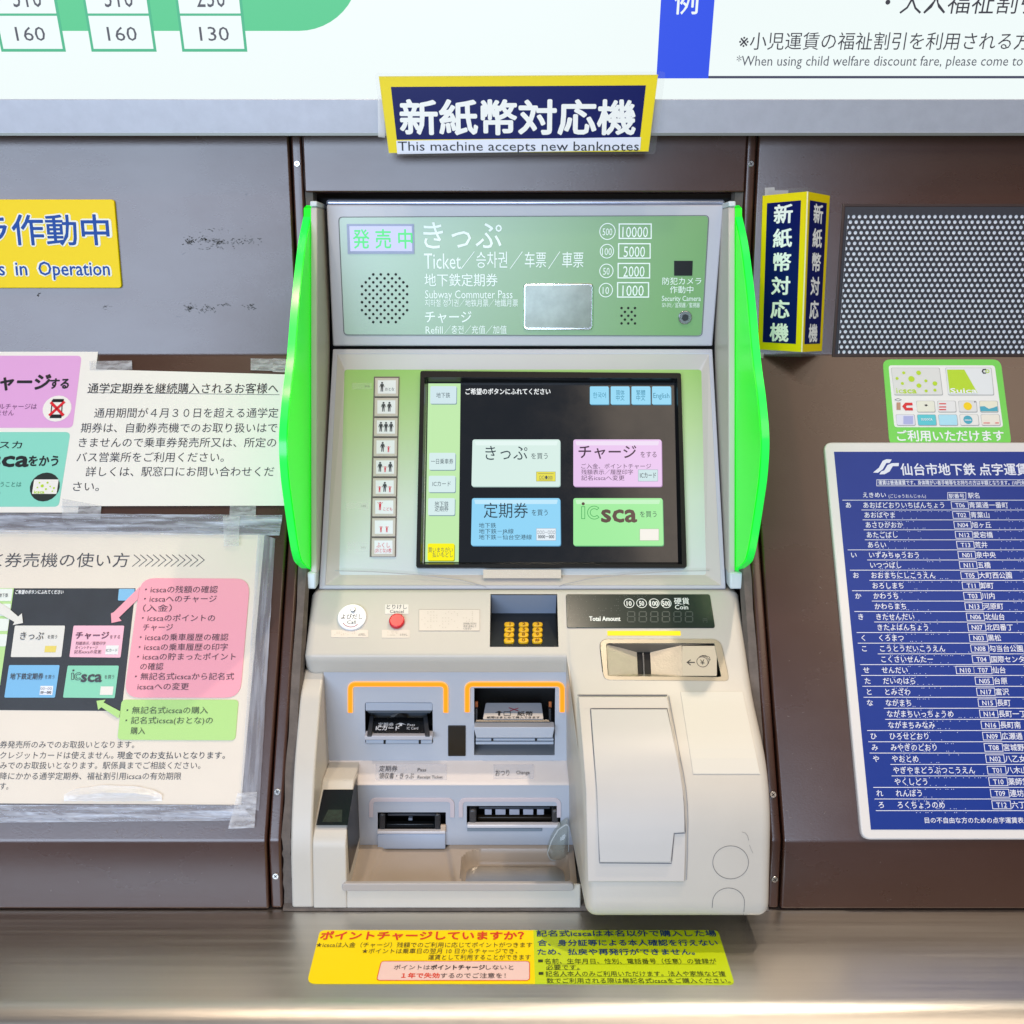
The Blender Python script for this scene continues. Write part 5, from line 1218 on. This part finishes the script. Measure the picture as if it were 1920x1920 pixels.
t = thing('pass_notice', P.hit(320, 948), 'white typed paper notice about commuter passes taped beside the left green fin', 'notice')
quad('paper', P, [(158, 692), (538, 702), (541, 948), (114, 949)], .0030, .0034, PAPER, t)
k = Ink(P, .0037, INKK, t); k.T('通学定期券を継続購入されるお客様へ', 165, 522, 728, 21, .006); k.done()
k = Ink(P, .0037, mat('notice_ink', '#2a2c38', .5), t)
k.T('通用期間が４月３０日を超える通学定', 177, 522, 774, 20); k.T('期券は、自動券売機でのお取り扱いはで', 152, 520, 802, 20); k.T('きませんので乗車券発売所又は、所定の', 148, 518, 829.5, 20); k.T('バス営業所をご利用ください。', 144, 420, 857, 20); k.T('詳しくは、駅窓口にお問い合わせくだ', 161, 514, 884, 20); k.T('さい。', 137, 186, 912, 20); k.line([(163, 736), (524, 740)], .9); k.done()
for pts in ([(168, 677), (247, 676), (248, 693), (168, 694)], [(470, 672), (512, 673), (511, 695), (470, 694)], [(512, 672), (536, 673), (536, 698), (511, 697)], [(117, 935), (190, 948), (188, 974), (116, 972)], [(431, 948), (480, 948), (479, 972), (430, 972)]):
    quad('tape_piece', P, pts, .0036, .0040, TAPE2, t)

t = thing('machine_guide_poster', P.hit(250, 1520), 'worn how-to poster with a pictured screen inside a taped clear sleeve, lower left', 'poster')
quad('paper', P, [(-60, 992), (496, 1003), (452, 1509), (-60, 1506)], .0012, .0018, PAPER_Y, t)
k = Ink(P, .0021, INKG, t); k.T('＜券売機の使い方', -22, 242, 1050, 29, -.006)
for i in range(11): x = 251 + i * 12; k.line([(x, 1040), (x + 12, 1050), (x - 3, 1062)], 1.3)
GI = 'grey'
for s_, x0, x1, y in (('券発売所のみでのお取扱いとなります。', 0, 252, 1396), ('クレジットカードは使えません。', 0, 213, 1416), ('現金でのお支払いとなります。', 220, 422, 1416), ('みでのお取扱いとなります。駅係員までご相談ください。', 0, 376, 1435), ('降にかかる通学定期券、福祉割引用icscaの有効期限', 0, 340, 1455), ('す。', 0, 16, 1474)): k.T(s_, x0, x1, y, 15, .0 if x0 < 200 else .008)
k.done()
quad('screen_picture', P, [(-60, 1103), (254, 1103), (228, 1333), (-60, 1331)], .0018, .0021, mat('print_dark', '#20262d', .5, var=.25, vscale=30), t)
k = Ink(P, .0024, mat('print_lime', '#b4da8c', .5), t, 'picture_sidebar'); k.poly([(-60, 1103), (26, 1103), (0, 1285), (-60, 1285)]); k.done()
def pb(pts, c, name='picture_button'): k = Ink(P, .0027, mat('pb_' + c[1:], c, .5), t, name); k.poly(pts, .0015); k.done()
for y in (1104, 1132, 1160, 1189): pb([(-30, y), (24 - (y - 1104) * .12, y), (21 - (y - 1104) * .12, y + 23), (-30, y + 23)], '#dfe6dc')
pb([(28, 1173), (122, 1173), (115, 1232), (20, 1232)], '#dddbd2'); pb([(138, 1173), (233, 1173), (226, 1233), (130, 1232)], '#efb8c8'); pb([(17, 1247), (112, 1247), (103, 1308), (8, 1308)], '#74b4dc'); pb([(127, 1248), (223, 1248), (215, 1309), (118, 1308)], '#84cfae'); pb([(223, 1104), (253, 1104), (249, 1126), (221, 1126)], '#7cb8dc')
for (a_, b_, c_, d_, col) in ((84, 1211, 105, 1223, '#e0cc60'), (198, 1210, 222, 1227, '#e6e6e2'), (75, 1286, 99, 1303, '#e4e8f0'), (188, 1287, 212, 1303, '#e8e2d8')): k = Ink(P, .0030, mat('pb_' + col[1:], col, .5), t, 'card_picture'); k.poly([(a_ + 1, b_), (c_ + 1, b_), (c_ - 1, d_), (a_ - 1, d_)]); k.done()
k = Ink(P, .0033, INKG, t); k.T('きっぷ', 38, 82, 1192, 17, .006); k.T('を買う', 89, 107, 1194, 8); k.T('地下鉄定期券', 19, 81, 1268, 13, .01); k.T('を買う', 84, 102, 1269, 8); k.T('を買う', 196, 214, 1269, 8); k.T('sca', 153, 191, 1267, 29, .03); k.T('地下鉄', -2, 15, 1116, 8); k.T('ICカード', 199, 220, 1219, 7); k.T('○○－○○', 76, 97, 1291, 6); k.T('00－000', 76, 96, 1298, 7, .02)
k.line(box4(134, 1262, 138, 1274), .9, True); k.dot(137.5, 1257, 1.9); X, T = P.loc(146.5, 1268, .0033); kk = P.loc(147.5, 1268, .0033)[0] - X; k.line(ell(X, T, 7*kk, 7*kk, 18, 45, 315) + ell(X, T, 4*kk, 4*kk, 14, 315, 45), .9*kk, True, px=False); k.done()
k = Ink(P, .0033, mat('plum_dark', '#5a2440', .5), t); k.T('チャージ', 142, 204, 1191, 15, .025); k.T('をする', 206, 225, 1194, 8); k.T('残額表示／履歴印字', 142, 198, 1206, 7); k.T('ポイントチャージ', 141, 183, 1214, 7); k.T('記名icscaの変更', 139, 190, 1222, 7.5); k.done()
k = Ink(P, .0027, INKW, t); k.T('ご希望のボタンにふれてください', 29, 119, 1110, 8.5, .02); k.done()
PK = mat('bubble_pink', '#f0a0ae', .45); GN = mat('bubble_green', '#b0da80', .45)
quad('pink_bubble', P, [(264, 1084), (469, 1085), (450, 1308), (232, 1308)], .0018, .0030, PK, t, r=.017)
k = Ink(P, .0036, PK, t, 'pink_arrow'); k.poly([(262, 1100), (213, 1148), (208, 1150), (209, 1168), (228, 1164), (223, 1158), (258, 1124)]); k.done()
quad('green_bubble', P, [(228, 1312), (447, 1312), (441, 1388), (220, 1387)], .0018, .0030, GN, t, r=.005)
k = Ink(P, .0036, GN, t, 'green_arrow'); k.poly([(181, 1314), (198, 1312), (194, 1317), (226, 1334), (222, 1347), (190, 1326), (184, 1331)]); k.done()
k = Ink(P, .0036, mat('pb_dddbd2', '#dddbd2', .5), t, 'white_arrow'); k.poly([(-30, 1110), (18, 1142), (34, 1156), (41, 1150), (43, 1168), (24, 1172), (27, 1166), (-30, 1135)]); k.done()
k = Ink(P, .0036, mat('bubble_ink', '#4c2c3c', .5), t)
for s_, x0, x1, y in (('・icscaの残額の確認', 272, 408, 1105), ('・icscaへのチャージ', 270, 406, 1122.5), ('（入金）', 268, 322, 1140), ('・icscaのポイントの', 266, 403, 1158.5), ('チャージ', 268, 324, 1176), ('・icscaの乗車履歴の確認', 262, 428, 1194.5), ('・icscaの乗車履歴の印字', 260, 427, 1213), ('・icscaの貯まったポイント', 257, 442, 1231), ('の確認', 263, 306, 1249.5), ('・無記名式icscaから記名式', 253, 439, 1268), ('icscaへの変更', 258, 354, 1287)): k.T(s_, x0, x1, y, 14.5, .004)
k.done()
k = Ink(P, .0036, mat('bubble_ink2', '#35422c', .5), t)
for s_, x0, x1, y in (('・無記名式icscaの購入', 237, 390, 1331.5), ('・記名式icsca(おとな)の', 235, 399, 1350.5), ('購入', 245, 272, 1370)): k.T(s_, x0, x1, y, 14.5, .004)
k.done()
# sleeve around the guide poster: wrinkled clear film and milky tape borders
def film(name, pts, nx, ny, h, amp, m, parent):
    q = px2(P, pts, h); vs = []; fs = []
    for j in range(ny + 1):
        for i in range(nx + 1):
            u = i / nx; v = j / ny
            x = (q[0][0]*(1-u)+q[1][0]*u)*(1-v) + (q[3][0]*(1-u)+q[2][0]*u)*v; tt = (q[0][1]*(1-u)+q[1][1]*u)*(1-v) + (q[3][1]*(1-u)+q[2][1]*u)*v
            vs.append(P.w(x, tt, h + amp * (random.random() ** 2)))
    for j in range(ny):
        for i in range(nx): a = j*(nx+1)+i; fs.append([a, a+1, a+nx+2, a+nx+1])
    return mk(name, vs, fs, m, parent, smooth=True)
FILM = clear('sleeve_film', '#ffffff', .02, .22, bump=.4, bscale=30)
FILM2 = clear('sleeve_border', '#c6ccd8', .28, .14, bump=2.5, bscale=60, stretch=(.35, 5, 5), mask=.55)
FILM3 = clear('sleeve_border_upright', '#c4c8d2', .26, .14, bump=2.5, bscale=60, stretch=(5, .35, .35), mask=.35)
film('sleeve_film', [(-60, 985), (500, 990), (455, 1512), (-60, 1510)], 26, 22, .0042, .0016, FILM, t)
film('sleeve_border', [(-60, 962), (530, 966), (524, 1004), (-60, 1001)], 40, 5, .0046, .0022, FILM2, t)
film('sleeve_border', [(484, 1000), (516, 1010), (486, 1520), (450, 1512)], 5, 40, .0046, .0018, FILM3, t)
film('sleeve_border', [(-60, 1509), (452, 1509), (480, 1538), (-60, 1543)], 40, 4, .0046, .0020, FILM2, t)
film('tape_piece', [(446, 1486), (482, 1485), (477, 1552), (428, 1554)], 5, 6, .0066, .0014, TAPE2, t)
film('tape_piece', [(418, 968), (450, 968), (448, 1024), (420, 1024)], 4, 6, .0068, .0014, TAPE2, t)
# crumpled white fold at the foot of the sleeve
cr = []; cf = []
for i in range(19):
    x = 120 + i * 10.2; hgt = math.sin(math.pi * i / 18) ** .6
    for (yy, hh3) in ((1502, .0046), (1498 - 12 * hgt, .0046 + .006 * hgt * random.uniform(.6, 1)), (1493 - 16 * hgt, .0056), (1490 - 18 * hgt, .0050)): cr.append(P.hit(x, yy + random.uniform(-1, 1), hh3))
for i in range(18):
    for k_ in range(3): cf.append([i*4+k_, i*4+k_+1, i*4+k_+5, i*4+k_+4])
mk('film_crumple', cr, cf, clear('crumple', '#f6f8fa', .40, .12, bump=2., bscale=90, stretch=(.4, 3, 3), mask=.3), t, smooth=True)

# sticker on the counter
t = thing('counter_sticker', P_SH.hit(980, 1843), 'long yellow and lime notice sticker lying on the steel counter', 'sticker')
S = P_SH
qq = lambda pts, h: px2(S, pts, h)
prism('yellow_half', S, roundpoly(qq([(600, 1744), (1000, 1744), (1003, 1844), (575, 1844)], .0006), [.006, 0, 0, .010]), .0001, .0006, mat('sticker_yellow', '#fbe000', .5, spec=.2), t)
prism('lime_half', S, roundpoly(qq([(1000, 1744), (1346, 1744), (1378, 1846), (1003, 1844)], .0006), [0, .006, .006, 0]), .0001, .0006, mat('sticker_lime', '#c6de12', .4), t)
k = Ink(S, .0010, mat('sticker_red', '#e03a10', .45), t); k.T('ポイントチャージしていますか？', 602, 982, 1754, 17, .03); k.T('１年で失効', 753, 824, 1829, 10.5, .03); k.done()
k = Ink(S, .0010, mat('sticker_brown', '#4a3a08', .5), t); k.T('★icscaは入金（チャージ）残額でのご利用に応じてポイントがつきます', 593, 998, 1771.5, 10.5); k.T('★ポイントは乗車日の翌月 10 日からチャージでき、', 679, 970, 1783, 10.5); k.T('運賃として利用することができます', 803, 995, 1794.5, 10.5); k.done()
pp_ = prism('pink_box', S, roundpoly(qq([(715, 1802), (993, 1802), (993, 1838), (706, 1838)], .0009), .004), .0006, .0009, mat('sticker_pink', '#f3d2cc', .45), t)
a = roundpoly(qq([(715, 1802), (993, 1802), (993, 1838), (706, 1838)], .0011), .004)
k = Ink(S, .0011, mat('sticker_red', '#e03a10', .45), t, 'pink_box_border'); k.line(a, .0007, True, px=False); k.done()
k = Ink(S, .0013, mat('sticker_dark', '#3c3030', .5), t); k.T('ポイントは', 739, 806, 1813.5, 10); k.T('ポイントチャージ', 808, 909, 1813.5, 10, .03); k.T('しないと', 911, 963, 1813.5, 10); k.T('するのでご注意を！', 826, 948, 1829, 10.5); k.done()
k = Ink(S, .0010, mat('sticker_navy', '#123c78', .5), t); k.T('記名式icscaは本名以外で購入した場', 1006, 1342, 1750, 12.5, .018); k.T('合、身分証等による本人確認を行えない', 1008, 1345, 1767.5, 12.5, .018); k.T('ため、払戻や再発行ができません。', 1008, 1302, 1784.5, 12.5, .018); k.done()
k = Ink(S, .0010, mat('sticker_olive', '#2e3a10', .5), t); k.T('名前、生年月日、性別、電話番号（任意）の登録が', 1021, 1343, 1802, 10.5); k.T('必要です。', 1024, 1086, 1813.5, 10.5); k.T('記名人本人のみご利用いただけます。法人や家族など複', 1023, 1360, 1825.5, 10.5); k.T('数でご利用される際は無記名式icscaをご購入ください。', 1025, 1369, 1838.5, 10.5)
k.box(1009, 1799, 1018, 1804); k.box(1010, 1822.5, 1019, 1827.5); k.line([(1023, 1807.5), (1343, 1807.5)], .6); k.line([(1024, 1818), (1088, 1818)], .6); k.line([(1024, 1831), (1362, 1831)], .6); k.line([(1025, 1843), (1374, 1843)], .6); k.done()

bpy.data.objects.remove(_to)
